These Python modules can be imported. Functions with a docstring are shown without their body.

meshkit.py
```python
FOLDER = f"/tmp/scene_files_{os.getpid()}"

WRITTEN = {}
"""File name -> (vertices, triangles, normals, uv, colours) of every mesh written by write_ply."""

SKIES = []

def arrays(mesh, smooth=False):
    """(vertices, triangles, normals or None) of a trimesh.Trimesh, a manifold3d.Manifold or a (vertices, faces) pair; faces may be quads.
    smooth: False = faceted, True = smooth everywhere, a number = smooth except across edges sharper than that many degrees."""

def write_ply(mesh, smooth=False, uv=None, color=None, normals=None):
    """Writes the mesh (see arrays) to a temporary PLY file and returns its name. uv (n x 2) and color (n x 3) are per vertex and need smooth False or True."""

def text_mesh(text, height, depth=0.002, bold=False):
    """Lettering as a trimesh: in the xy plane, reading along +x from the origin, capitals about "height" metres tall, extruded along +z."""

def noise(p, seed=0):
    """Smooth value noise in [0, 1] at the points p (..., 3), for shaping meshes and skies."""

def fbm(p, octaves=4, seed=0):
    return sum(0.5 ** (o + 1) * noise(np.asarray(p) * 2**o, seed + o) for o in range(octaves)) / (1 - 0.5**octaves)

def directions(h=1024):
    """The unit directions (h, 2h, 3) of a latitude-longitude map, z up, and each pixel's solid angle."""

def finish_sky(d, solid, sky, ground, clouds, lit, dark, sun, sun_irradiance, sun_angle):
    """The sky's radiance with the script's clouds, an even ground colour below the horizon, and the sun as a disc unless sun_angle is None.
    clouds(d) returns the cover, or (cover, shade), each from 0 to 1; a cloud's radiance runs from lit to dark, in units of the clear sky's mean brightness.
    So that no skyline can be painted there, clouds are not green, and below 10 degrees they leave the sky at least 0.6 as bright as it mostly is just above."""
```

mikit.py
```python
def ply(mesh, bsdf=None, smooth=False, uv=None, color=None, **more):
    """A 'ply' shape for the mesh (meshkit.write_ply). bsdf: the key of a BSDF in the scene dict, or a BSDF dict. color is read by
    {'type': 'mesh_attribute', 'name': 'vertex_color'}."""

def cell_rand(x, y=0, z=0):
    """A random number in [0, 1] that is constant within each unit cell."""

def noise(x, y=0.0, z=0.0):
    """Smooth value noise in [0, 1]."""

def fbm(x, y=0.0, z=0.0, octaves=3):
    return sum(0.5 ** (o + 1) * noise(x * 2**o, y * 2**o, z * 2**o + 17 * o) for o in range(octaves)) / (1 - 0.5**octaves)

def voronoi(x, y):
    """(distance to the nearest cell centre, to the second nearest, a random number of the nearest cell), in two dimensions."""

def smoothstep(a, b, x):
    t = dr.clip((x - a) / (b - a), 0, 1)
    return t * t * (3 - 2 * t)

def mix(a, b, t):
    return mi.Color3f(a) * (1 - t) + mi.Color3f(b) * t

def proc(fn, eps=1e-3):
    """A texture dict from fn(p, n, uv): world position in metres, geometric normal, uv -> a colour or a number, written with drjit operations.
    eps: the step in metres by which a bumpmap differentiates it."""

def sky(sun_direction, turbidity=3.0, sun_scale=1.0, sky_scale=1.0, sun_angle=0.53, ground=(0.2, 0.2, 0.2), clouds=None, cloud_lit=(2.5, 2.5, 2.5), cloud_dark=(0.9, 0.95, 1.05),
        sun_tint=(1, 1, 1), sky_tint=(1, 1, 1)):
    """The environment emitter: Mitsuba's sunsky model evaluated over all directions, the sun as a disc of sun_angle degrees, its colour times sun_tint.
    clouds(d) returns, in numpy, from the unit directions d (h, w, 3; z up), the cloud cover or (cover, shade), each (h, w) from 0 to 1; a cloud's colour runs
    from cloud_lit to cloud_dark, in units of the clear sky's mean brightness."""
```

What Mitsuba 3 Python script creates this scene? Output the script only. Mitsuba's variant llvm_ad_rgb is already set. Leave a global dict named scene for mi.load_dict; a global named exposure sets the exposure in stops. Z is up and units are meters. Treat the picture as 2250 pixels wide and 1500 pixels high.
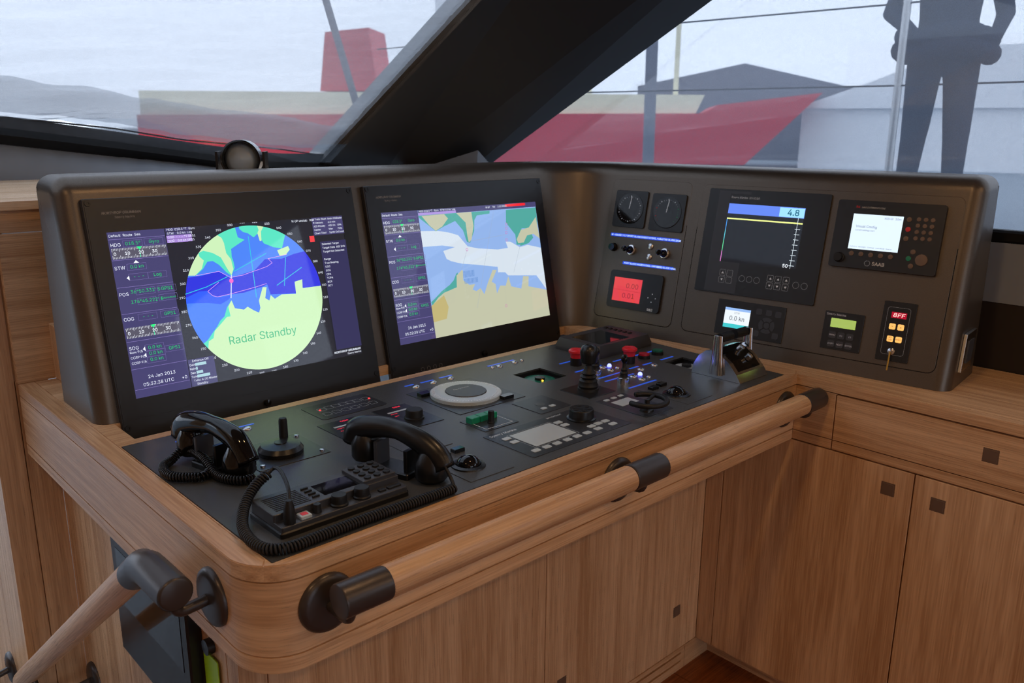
import math
import random
import numpy as np
import trimesh
import drjit as dr
import mitsuba as mi
import mikit
import meshkit
import manifold3d as m3
from shapely.geometry import Polygon, Point, box as sbox
from shapely.ops import unary_union

random.seed(7)
RNG = np.random.default_rng(7)
scene, labels = {}, {}
T4 = mi.ScalarTransform4f
Z0 = 0.965            # height of the worktop above the cabin floor

# ------------------------------------------------------------------ camera
CAM = np.array([-0.45271, -1.00138, 0.60303 + Z0])
FWD = np.array([0.66431, 0.70626, -0.24471])
UP = np.array([0.16238, 0.18320, 0.96957])
scene["camera"] = {
    "type": "thinlens", "fov": 63.0, "fov_axis": "x", "aperture_radius": 0.0022, "focus_distance": 1.75,
    "near_clip": 0.05, "far_clip": 500.0,
    "to_world": T4().look_at(origin=CAM.tolist(), target=(CAM + FWD).tolist(), up=UP.tolist()),
}
exposure = 0.3

# ------------------------------------------------------------------ sky: an even overcast
SKY_GAIN = 1.0


def overcast(d):
    n = meshkit.fbm(d * np.array([3.0, 3.0, 7.0]), 4, 3)
    return np.ones(d.shape[:2]), np.clip(0.25 + 0.9 * (n - 0.5), 0, 1)


scene["sky"] = {**mikit.sky((0.55, -0.35, 0.75), turbidity=6.0, sun_scale=0.0, sky_scale=SKY_GAIN, clouds=overcast,
                cloud_lit=(10.5, 12, 14.2), cloud_dark=(7.5, 8.8, 11), ground=(0.16, 0.17, 0.19)), "sampling_weight": 14.0}

# warm ceiling downlights: (x, y)
DOWNLIGHTS = [(0.55, -0.35), (-0.75, -0.35), (0.55, -1.75), (-0.75, -1.75), (1.45, -1.75), (-0.75, -3.2), (0.55, -3.2)]
LAMP_RADIANCE = (120.0, 74.0, 36.0)

# ------------------------------------------------------------------ helpers
def S(r, g, b):
    """8-bit sRGB to linear"""
    c = np.array([r, g, b], float) / 255
    return np.where(c <= 0.04045, c / 12.92, ((c + 0.055) / 1.055) ** 2.4).tolist()


def key_for(name):
    if name not in taken:
        taken.add(name)
        return name
    i = 1
    while f"{name}_{i:03d}" in taken:
        i += 1
    taken.add(f"{name}_{i:03d}")
    return f"{name}_{i:03d}"


taken = set()


def thing(name, label, cat, group=None, kind=None):
    k = key_for(name)
    labels[k] = {"label": label, "category": cat}
    if group:
        labels[k]["group"] = group
    if kind:
        labels[k]["kind"] = kind
    return k


def struct(name, label):
    k = key_for(name)
    labels[k] = {"label": label, "category": name.split("_")[0], "kind": "structure"}
    return k


def frame(o, x, y, z):
    m = np.eye(4)
    m[:3, 0], m[:3, 1], m[:3, 2], m[:3, 3] = x, y, z, o
    return m


def arr(mesh):
    if hasattr(mesh, "to_mesh"):
        q = mesh.to_mesh()
        return np.array(q.vert_properties[:, :3], float), np.array(q.tri_verts, int)
    if isinstance(mesh, tuple):
        return np.asarray(mesh[0], float), np.asarray(mesh[1], int)
    return np.array(mesh.vertices, float), np.array(mesh.faces, int)


def cat(*ms):
    vs, fs, n = [], [], 0
    for m in ms:
        v, f = arr(m)
        vs.append(v)
        fs.append(f + n)
        n += len(v)
    return np.vstack(vs), np.vstack(fs)


def xf(mesh, M):
    v, f = arr(mesh)
    v = v @ M[:3, :3].T + M[:3, 3]
    if np.linalg.det(M[:3, :3]) < 0:
        f = f[:, ::-1]
    return v, f


def put(key, mesh, mat, smooth=30, F=None, color=None, emit=None, weight=0.05):
    v, f = arr(mesh)
    if F is not None:
        v, f = xf((v, f), F)
    v = v + np.array([0, 0, Z0])
    col = None
    if color is not None:
        col = np.tile(np.asarray(color, float), (len(v), 1)) if np.ndim(color) == 1 else np.asarray(color, float)
        smooth = smooth if isinstance(smooth, bool) else False
    d = mikit.ply((v, f), mat, smooth=smooth, color=col)
    if emit is not None:
        rad = {"type": "mesh_attribute", "name": "vertex_color"} if emit == "vertex" else {"type": "rgb", "value": list(map(float, emit))}
        d["emitter"] = {"type": "area", "radiance": rad, "sampling_weight": float(weight)}
    scene[key] = d
    return key


def part(parent, name, mesh, mat, smooth=30, F=None, label=None, **kw):
    k = key_for(parent + "__" + name)
    put(k, mesh, mat, smooth, F, **kw)
    if label:
        labels[k] = {"label": label}
    return k


def rr(x0, y0, x1, y1, r=0.0, n=4):
    """ring (counter-clockwise) of a rounded rectangle"""
    if r <= 0:
        return np.array([[x0, y0], [x1, y0], [x1, y1], [x0, y1]], float)
    out = []
    for cx, cy, a in ((x1 - r, y0 + r, -90), (x1 - r, y1 - r, 0), (x0 + r, y1 - r, 90), (x0 + r, y0 + r, 180)):
        for i in range(n + 1):
            t = math.radians(a + 90 * i / n)
            out.append((cx + r * math.cos(t), cy + r * math.sin(t)))
    return np.array(out)


def ring(p, z):
    return np.c_[p, np.full(len(p), z)]


def loft(rings, bottom=True, top=True, closed=True):
    n = len(rings[0])
    v = np.vstack(rings)
    f = []
    for a in range(len(rings) - 1):
        for i in range(n if closed else n - 1):
            j = (i + 1) % n
            p, q, r_, s = a * n + i, a * n + j, (a + 1) * n + j, (a + 1) * n + i
            f += [(p, q, r_), (p, r_, s)]
    if bottom:
        c = len(v)
        v = np.vstack([v, rings[0].mean(0)])
        f += [((i + 1) % n, i, c) for i in range(n)]
    if top:
        c = len(v)
        b = (len(rings) - 1) * n
        v = np.vstack([v, rings[-1].mean(0)])
        f += [(b + i, b + (i + 1) % n, c) for i in range(n)]
    return v, np.array(f)


def slab(x0, y0, x1, y1, z0, z1, r=0.0, ch=0.0):
    a = rr(x0, y0, x1, y1, r)
    if ch <= 0:
        return loft([ring(a, z0), ring(a, z1)])
    b = rr(x0 + ch, y0 + ch, x1 - ch, y1 - ch, max(r - ch, 1e-5) if r > 0 else 0)
    return loft([ring(a, z0), ring(a, z1 - ch), ring(b, z1)])


def box(x0, y0, z0, x1, y1, z1, ch=0.0):
    if ch <= 0:
        return slab(x0, y0, x1, y1, z0, z1)
    a, b = rr(x0, y0, x1, y1, ch, 1), rr(x0 + ch, y0 + ch, x1 - ch, y1 - ch, ch * 0.01, 1)
    return loft([ring(b, z0), ring(a, z0 + ch), ring(a, z1 - ch), ring(b, z1)])


def circ(r, n=32, cx=0.0, cy=0.0, a0=0.0):
    t = a0 + np.arange(n) * 2 * np.pi / n
    return np.c_[cx + r * np.cos(t), cy + r * np.sin(t)]


def lathe(prof, n=32, cx=0.0, cy=0.0):
    return loft([ring(circ(max(r, 1e-5), n, cx, cy), z) for r, z in prof])


def frames(pts):
    pts = np.asarray(pts, float)
    tan = np.gradient(pts, axis=0)
    tan /= np.linalg.norm(tan, axis=1, keepdims=True) + 1e-12
    u = np.cross(tan[0], [0, 0, 1.0])
    if np.linalg.norm(u) < 1e-3:
        u = np.cross(tan[0], [1.0, 0, 0])
    us = []
    for t in tan:
        u = u - t * (u @ t)
        u /= np.linalg.norm(u)
        us.append(u.copy())
    us = np.array(us)
    return pts, tan, us, np.cross(tan, us)


def tube(pts, r, n=10, caps=True, sq=None):
    pts, tan, a, b = frames(pts)
    r = np.broadcast_to(np.asarray(r, float), (len(pts),))
    t = np.arange(n) * 2 * np.pi / n
    c, s = np.cos(t), np.sin(t)
    if sq is not None:
        s = s * sq
    rings = [p + rad * (np.outer(c, u) + np.outer(s, w)) for p, u, w, rad in zip(pts, a, b, r)]
    return loft(rings, caps, caps)


def smooth_path(pts, n):
    """Catmull-Rom through the points, resampled evenly to n points"""
    p = np.asarray(pts, float)
    p = np.vstack([2 * p[0] - p[1], p, 2 * p[-1] - p[-2]])
    out = []
    for i in range(1, len(p) - 2):
        for t in np.linspace(0, 1, 24, endpoint=False):
            a, b, c, d = p[i - 1], p[i], p[i + 1], p[i + 2]
            out.append(0.5 * (2 * b + (c - a) * t + (2 * a - 5 * b + 4 * c - d) * t * t + (3 * b - a - 3 * c + d) * t ** 3))
    out.append(p[-2])
    out = np.array(out)
    s = np.r_[0, np.cumsum(np.linalg.norm(np.diff(out, axis=0), axis=1))]
    q = np.linspace(0, s[-1], n)
    return np.stack([np.interp(q, s, out[:, k]) for k in range(3)], 1), s[-1]


def coil(pts, R, wire, pitch, seg=12, n=7):
    path, length = smooth_path(pts, 400)
    turns = length / pitch
    m = int(turns * seg)
    s = np.linspace(0, 399, m)
    _, tan, a, b = frames(path)
    g = lambda q: np.stack([np.interp(s, np.arange(400), q[:, k]) for k in range(3)], 1)
    P, A, B = g(path), g(a), g(b)
    th = np.arange(m) * 2 * np.pi / seg
    return tube(P + R * (np.cos(th)[:, None] * A + np.sin(th)[:, None] * B), wire, n)


def extrude(poly, z0, z1):
    ms = []
    for g in getattr(poly, "geoms", [poly]):
        if g.area > 1e-12:
            m = trimesh.creation.extrude_polygon(g, z1 - z0, engine="earcut")
            v, f = arr(m)
            ms.append((v + [0, 0, z0], f))
    return cat(*ms)


def flat(poly, z=0.0):
    ms = []
    for g in getattr(poly, "geoms", [poly]):
        if g.geom_type != "Polygon" or g.area < 1e-13:
            continue
        try:
            v, f = trimesh.creation.triangulate_polygon(g, engine="earcut")
        except ValueError:
            continue
        if len(f) == 0:
            continue
        v, f = np.asarray(v, float), np.asarray(f, int)
        e1, e2 = v[f[:, 1]] - v[f[:, 0]], v[f[:, 2]] - v[f[:, 0]]
        c = e1[:, 0] * e2[:, 1] - e1[:, 1] * e2[:, 0]
        f = np.where((c < 0)[:, None], f[:, ::-1], f)
        ms.append((np.c_[v, np.full(len(v), z)], f))
    return cat(*ms) if ms else None


_texts = {}


def txt(s, h, x=0.0, y=0.0, align="l", z=0.0, bold=False, sx=1.0, slant=0.0):
    """flat lettering, capitals h tall, base line at y"""
    if (s, bold) not in _texts:
        v, f = arr(meshkit.text_mesh(s, 1.0, 1.0, bold))
        f = f[(v[f][:, :, 2] > 0.5).all(1)]
        u, inv = np.unique(f.ravel(), return_inverse=True)
        _texts[(s, bold)] = (v[u] * [1, 1, 0], inv.reshape(-1, 3))
    v, f = _texts[(s, bold)]
    v = v * [h * sx, h, 1]
    v[:, 0] += slant * v[:, 1]
    w = v[:, 0].max() - v[:, 0].min() if len(v) else 0
    v = v + [x - {"l": 0, "c": w / 2, "r": w}[align], y, z]
    return v, f


def line_poly(pts, w):
    from shapely.geometry import LineString
    return LineString(pts).buffer(w / 2, cap_style=2, join_style=2)


def outline(ringpts, w):
    p = Polygon(ringpts)
    return p.buffer(w / 2).difference(p.buffer(-w / 2))


class Screen:
    """a display built of flat coloured pieces, painter's order, in its own pixels (y down)"""
    def __init__(self, w, h, x0, y0, x1, y1, step=2e-5):
        self.m, self.c, self.n = [], [], 0
        self.w, self.h, self.r, self.step = w, h, (x0, y0, x1, y1), step

    def _map(self, v):
        x0, y0, x1, y1 = self.r
        return np.c_[x0 + v[:, 0] / self.w * (x1 - x0), y1 - v[:, 1] / self.h * (y1 - y0), np.full(len(v), self.n * self.step)]

    def add(self, v, f, col):
        v = self._map(v)
        c = np.cross(v[f[:, 1]] - v[f[:, 0]], v[f[:, 2]] - v[f[:, 0]])[:, 2]
        f = np.where((c < 0)[:, None], f[:, ::-1], f)
        self.m.append((v, f))
        self.c.append(np.tile(col, (len(v), 1)))

    def poly(self, p, col, layer=True):
        if not hasattr(p, "geom_type"):
            p = Polygon(p)
        if not p.is_valid:
            p = p.buffer(0)
        if p.is_empty:
            return
        if layer:
            self.n += 1
        got = flat(p) if p.area > 1e-9 else None
        if got is not None:
            self.add(got[0][:, :2], got[1], col)

    def rect(self, x0, y0, x1, y1, col, layer=True):
        self.poly(sbox(x0, y0, x1, y1), col, layer)

    def line(self, pts, w, col, layer=True):
        self.poly(line_poly(pts, w), col, layer)

    def lines(self, segs, w, col):
        self.n += 1
        for s in segs:
            self.poly(line_poly(s, w), col, False)

    def frame(self, x0, y0, x1, y1, w, col, layer=True):
        self.poly(sbox(x0, y0, x1, y1).difference(sbox(x0 + w, y0 + w, x1 - w, y1 - w)), col, layer)

    def text(self, s, h, x, y, col, align="l", bold=False, layer=True, slant=0.0, sx=1.0):
        if not s.strip():
            return
        if layer:
            self.n += 1
        v, f = txt(s, h, 0, 0, "l", bold=bold, slant=slant, sx=sx)
        w = v[:, 0].max()
        dx = {"l": 0, "c": -w / 2, "r": -w}[align]
        self.add(np.c_[v[:, 0] + x + dx, y - v[:, 1]], f, col)

    def mesh(self):
        v, f = cat(*self.m)
        return (v, f), np.vstack(self.c)


def print_part(parent, meshes, F, col, name="lettering"):
    """flat print: list of (mesh, colour) or meshes of one colour"""
    ms, cs = [], []
    for m in meshes:
        m, c = m if isinstance(m[1], (list, tuple)) and len(m[1]) == 3 and np.ndim(m[1]) == 1 else (m, col)
        v, f = arr(m)
        ms.append((v, f))
        cs.append(np.tile(c, (len(v), 1)))
    return part(parent, name, cat(*ms), "print_ink", False, F, color=np.vstack(cs))


# frames of the main planes
DESK = np.eye(4)
a12 = math.radians(12.0)
MONF = frame([0, 0.765, 0], [1, 0, 0], [0, math.sin(a12), math.cos(a12)], [0, -math.cos(a12), math.sin(a12)])
yaw, tilt = math.radians(6.3), math.radians(12.3)
PU = np.array([math.sin(yaw), -math.cos(yaw), 0])
PNH = np.array([-math.cos(yaw), -math.sin(yaw), 0])
PV = math.cos(tilt) * np.array([0, 0, 1.0]) - math.sin(tilt) * PNH
PN = np.cross(PU, PV)
P0 = np.array([1.582, 0.0053, 0.0])
PODF = frame(P0, PU, PV, PN)


def shift(F, x, y, z=0.0):
    M = np.eye(4)
    M[:3, 3] = (x, y, z)
    return F @ M


# ------------------------------------------------------------------ materials
def two(d):
    return {"type": "twosided", "bsdf": d}


def rgb(c):
    return {"type": "rgb", "value": list(map(float, c))}


def prin(c, rough=0.5, spec=0.5, metal=0.0, **kw):
    d = {"type": "principled", "base_color": rgb(c) if not isinstance(c, dict) else c, "roughness": rough, "specular": spec}
    if metal:
        d["metallic"] = metal
    d.update(kw)
    return two(d)


WOOD_L, WOOD_D = S(212, 176, 138), S(164, 122, 84)


def wood(ax, light=WOOD_L, dark=WOOD_D, seed=0.0):
    def fn(p, n, uv):
        if ax == "x":
            a, b, c = p.x, p.y, p.z
        elif ax == "y":
            a, b, c = p.y, p.x, p.z
        elif ax == "h":
            a, b, c = p.x - p.y, p.z, p.z * 0.37
        elif ax == "r":   # along the sloping rail
            a, b, c = p.y * 0.81 - p.z * 0.59, p.x, p.y * 0.59 + p.z * 0.81
        else:
            a, b, c = p.z, p.x + p.y * 0.93, p.x * 0.21
        b, c = b + seed, c + seed
        g1 = mikit.fbm(a * 2.6, b * 75, c * 75, octaves=2)
        g2 = mikit.noise(a * 16, b * 460, c * 460)
        g3 = mikit.noise(a * 0.9, b * 19, c * 19)
        t = mikit.smoothstep(0.16, 0.84, 0.42 * g1 + 0.26 * g2 + 0.32 * g3)
        pore = mikit.smoothstep(0.74, 0.9, mikit.noise(a * 24, b * 700, c * 700)) * 0.22
        return mikit.mix(dark, light, t) * (1 - pore)
    return fn


for ax in "xyhzr":
    scene["wood_" + ax] = prin(mikit.proc(wood(ax)), 0.36, 0.5)
scene["wood_pale"] = prin(mikit.proc(wood("x", S(226, 200, 170), S(190, 154, 118), 3.1)), 0.36, 0.5)
scene["floor_wood"] = prin(mikit.proc(wood("x", S(150, 84, 40), S(96, 46, 20), 1.7)), 0.3, 0.5)
scene["latch_bronze"] = prin(S(112, 92, 78), 0.45, 0.5, 0.4)


def housing_fn(p, n, uv):
    return mikit.mix(S(94, 86, 78), S(106, 97, 88), mikit.noise(p.x * 900, p.y * 900, p.z * 900))


scene["housing_paint"] = prin(mikit.proc(housing_fn), 0.36, 0.5, 0.75)
scene["dark_joint"] = prin(S(30, 28, 26), 0.8, 0.2)


def panel_fn(p, n, uv):
    return mikit.mix(S(58, 60, 62), S(68, 70, 72), mikit.noise(p.x * 1500, p.y * 1500, p.z * 1500))


scene["panel_grey"] = prin(mikit.proc(panel_fn), 0.34, 0.5)
scene["plate_dark"] = prin(S(40, 42, 46), 0.32, 0.5)
scene["plate_black"] = prin(S(24, 24, 26), 0.3, 0.5)
scene["bezel_black"] = prin(S(26, 27, 30), 0.34, 0.5)
scene["glass_black"] = prin(S(7, 7, 9), 0.05, 0.5)
scene["screen_glass"] = prin(S(14, 14, 16), 0.03, 0.5)
scene["gloss_black"] = prin(S(9, 9, 10), 0.06, 0.5)
scene["satin_black"] = prin(S(16, 16, 17), 0.33, 0.5)
scene["rubber_black"] = prin(S(20, 19, 19), 0.5, 0.4)
scene["plastic_grey"] = prin(S(52, 54, 60), 0.38, 0.5)
scene["bronze_dark"] = prin(S(70, 64, 62), 0.34, 0.5, 0.5)
scene["seal_black"] = prin(S(6, 6, 7), 0.55, 0.3)
scene["post_paint"] = prin(S(54, 57, 60), 0.5, 0.4)
scene["dash_paint"] = prin(S(128, 136, 146), 0.45, 0.4)
scene["dark_lining"] = prin(S(44, 36, 32), 0.6, 0.3)
scene["ceiling_paint"] = prin(S(196, 186, 172), 0.7, 0.3)
scene["chrome"] = two({"type": "roughconductor", "material": "none", "alpha": 0.04, "specular_reflectance": rgb((0.72, 0.72, 0.74))})
scene["steel"] = two({"type": "roughconductor", "material": "none", "alpha": 0.12, "specular_reflectance": rgb((0.72, 0.72, 0.73))})
scene["steel_brushed"] = two({"type": "roughconductor", "material": "none", "alpha": 0.25, "specular_reflectance": rgb((0.6, 0.6, 0.6))})
scene["brass"] = prin(S(220, 180, 90), 0.3, 0.5, 0.9)
scene["red_plastic"] = prin(S(214, 40, 50), 0.32, 0.5)
scene["red_dark"] = prin(S(170, 24, 40), 0.3, 0.5)
scene["green_plastic"] = prin(S(14, 128, 92), 0.35, 0.5)
scene["green_dark"] = prin(S(20, 96, 76), 0.3, 0.5)
scene["lcd_grey"] = prin(S(172, 184, 190), 0.25, 0.5)
scene["lens_clear"] = {"type": "dielectric", "int_ior": 1.49, "ext_ior": 1.0}
scene["print_ink"] = prin({"type": "mesh_attribute", "name": "vertex_color"}, 0.5, 0.3)
scene["gloss_ink"] = prin({"type": "mesh_attribute", "name": "vertex_color"}, 0.25, 0.5)
scene["window_glass"] = {"type": "thindielectric", "int_ior": 1.5, "ext_ior": 1.0}

# ================================================================== cabin shell
FLOOR = -Z0
CEIL = 1.27
k = struct("floor", "dark red-brown timber cabin floor beside the cabinets")
for i in range(14):      # planks run fore and aft
    x0 = -2.2 + i * 0.3
    if x0 > 2.0:
        break
    y1 = 0.2 if x0 < 0.05 else 1.3
    part(k, "plank", box(x0 + 0.001, -4.6, FLOOR - 0.02, x0 + 0.299, y1, FLOOR, 0.0012), "floor_wood", False)
for i in range(4):       # companionway steps going down forward on the left
    part(k, "step", box(-0.95, 0.2 + 0.28 * i, FLOOR - 0.2 * (i + 1) - 0.03, 0.07, 0.2 + 0.28 * (i + 1), FLOOR - 0.2 * (i + 1)), "floor_wood", False)
k = struct("ceiling", "pale cabin ceiling with recessed lamps")
part(k, "panel", box(-2.3, -4.7, CEIL, 2.1, 0.66, CEIL + 0.05), "ceiling_paint", False)
k = struct("wall_port", "wooden wall on the port side of the cabin")
part(k, "panel", box(-2.3, -4.7, FLOOR - 1, -2.2, 2.2, CEIL), "wood_z", False)
k = struct("wall_aft", "aft wooden wall with a wide opening added to let in daylight")
part(k, "panel", box(-2.3, -4.7, FLOOR, -1.2, -4.6, CEIL), "wood_z", False)
part(k, "panel", box(0.9, -4.7, FLOOR, 2.1, -4.6, CEIL), "wood_z", False)
part(k, "panel", box(-1.2, -4.7, 1.1, 0.9, -4.6, CEIL), "wood_z", False)  # gap between these panels is added, unseen, to light the aft-facing fronts
k = struct("wall_starboard", "starboard wall below and between the side windows")
part(k, "panel", box(1.936, -4.7, FLOOR, 2.05, 1.9, 0.176), "dark_lining", False, label="dark brown lining behind the counter")
part(k, "panel", box(1.934, -4.7, 0.177, 2.05, 1.9, 0.332), "dash_paint", False, label="blue-grey band under the side window")
part(k, "panel", box(1.934, -1.55, 0.332, 2.05, -1.0, CEIL), "dash_paint", False)
part(k, "panel", box(1.934, -4.7, 0.332, 2.05, -4.0, CEIL), "dash_paint", False)
part(k, "panel", box(1.934, -4.0, 1.17, 2.05, 1.0, CEIL + 0.05), "dash_paint", False)

# ---- corner post between windscreen and side window
k = struct("trim_1", "dark sloping post between the windscreen and the side window")
A0, A1 = np.array([1.32, 2.025, 0.446]), np.array([1.352, 1.082, 0.992])
B0, B1 = np.array([1.70, 1.832, 0.457]), np.array([1.70, 0.738, 0.994])
C0, C1 = np.array([1.94, 1.662, 0.476]), np.array([1.94, 0.63, 1.007])
ex = lambda p, q, t: p + (q - p) * t
out3 = np.array([0.28, 0.28, 0.2])


def bar4(a0, b0, a1, b1, thick):
    """prism between the edges a0-a1 and b0-b1 with a depth vector"""
    r0 = np.array([a0, a0 + thick, b0 + thick, b0])
    r1 = np.array([a1, a1 + thick, b1 + thick, b1])
    v, f = loft([r0, r1])
    m = trimesh.Trimesh(v, f, process=False)
    if m.volume < 0:
        f = f[:, ::-1]
    return v, f


part(k, "facing", bar4(ex(A0, A1, -0.6), ex(B0, B1, -0.6), ex(A0, A1, 1.6), ex(B0, B1, 1.6), out3), "post_paint", False)
part(k, "facing", bar4(ex(B0, B1, -0.6), ex(C0, C1, -0.6), ex(B0, B1, 1.6), ex(C0, C1, 1.6), out3), "post_paint", False)
sealw = np.array([0.03, -0.004, 0.004])
part(k, "seal", bar4(ex(A0, A1, -0.3) - sealw * 0.7, ex(A0, A1, -0.3) + sealw * 0.7, ex(A0, A1, 1.6) - sealw, ex(A0, A1, 1.6) + sealw, out3 * 0.3), "seal_black", False, label="black rubber edge")
# small sloping fillet at the foot of the post
q1, q2, q3 = B0 - [0.03, 0.05, 0.0], C0 - [0.05, 0.05, 0.02], ex(B0, B1, 0.16) * 0.55 + ex(C0, C1, 0.1) * 0.45 + np.array([-0.05, -0.06, -0.01])
dn = np.array([0.02, 0.05, -0.25])
v = np.array([q1, q2, q3, q1 + dn, q2 + dn, q3 + dn])
m = trimesh.convex.convex_hull(v)
part(k, "fillet", m, "dash_paint", False)

# ---- windscreen
S30, C30 = math.sin(math.pi / 6), math.cos(math.pi / 6)


def wsp(x, s, off=0.0):
    """point of the raked windscreen plane: x across, s up the slope"""
    return np.array([x, 2.02 - s * C30 + off * S30, 0.446 + s * S30 + off * C30])


k = struct("window_1", "raked windscreen in the forward left under a grey cover")
part(k, "pane", (np.array([wsp(-2.2, -0.1), wsp(1.34, -0.1), wsp(1.37, 1.62), wsp(-2.2, 1.62)]), np.array([[0, 1, 2], [0, 2, 3]])), "window_glass", False)
sx = np.array([-2.2, -0.6, 0.17, 0.498, 0.86, 1.12, 1.4])
ss = np.array([0.62, 0.42, 0.255, 0.172, 0.074, 0.012, 0.0])


def sill_s(x):
    return np.interp(x, sx, ss)


rows = []
for x in np.linspace(-2.2, 1.4, 46):
    s = sill_s(x)
    rows.append(np.array([wsp(x, s + 0.034, 0.05), wsp(x, s + 0.034, -0.012), wsp(x, s - 0.012, -0.016), wsp(x, s - 0.03, -0.004), wsp(x, s - 0.03, 0.05)]))
part(k, "rubber_seal", loft(rows), "seal_black", 40, label="black rubber seal along the foot of the windscreen")
k = struct("trim_2", "blue-grey dash panel under the windscreen")
top, low = [], []
for x in np.linspace(-2.2, 1.4, 46):
    top.append(wsp(x, sill_s(x) - 0.015, 0.0))
    low.append(np.array([x, 1.80 if x < 0.6 else 1.8 + (x - 0.6) * 0.3, 0.451 if x < 0.8 else 0.44]))
top, low = np.array(top), np.array(low)
rows = [np.array([low[i], top[i], top[i] + [0, 0.05, 0.02], low[i] + [0, 0.05, -0.02]]) for i in range(len(top))]
part(k, "panel", loft(rows), "dash_paint", 40)

# ---- the weather cover outside the windscreen: real folds, sheer cloth
CLOTH_THRU = 0.55


def cloth_weight(p, n, uv):
    w = mikit.noise(p.x * 900, p.y * 900, p.z * 900)
    return CLOTH_THRU + 0.12 * (w - 0.5)


scene["cloth_threads"] = {"type": "principledthin", "base_color": rgb(S(150, 158, 168)), "roughness": 0.6, "diff_trans": 1.1, "spec_trans": 0.0, "eta": 1.3}
scene["cover_cloth"] = {"type": "blendbsdf", "weight": mikit.proc(cloth_weight), "a": {"type": "null"}, "b": {"type": "ref", "id": "cloth_threads"}}
hx = np.array([-2.2, -0.6, 0.17, 0.498, 0.737, 1.103, 1.318, 1.45])
hs = np.array([0.62, 0.42, 0.285, 0.222, 0.150, 0.085, 0.03, 0.0])


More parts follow.
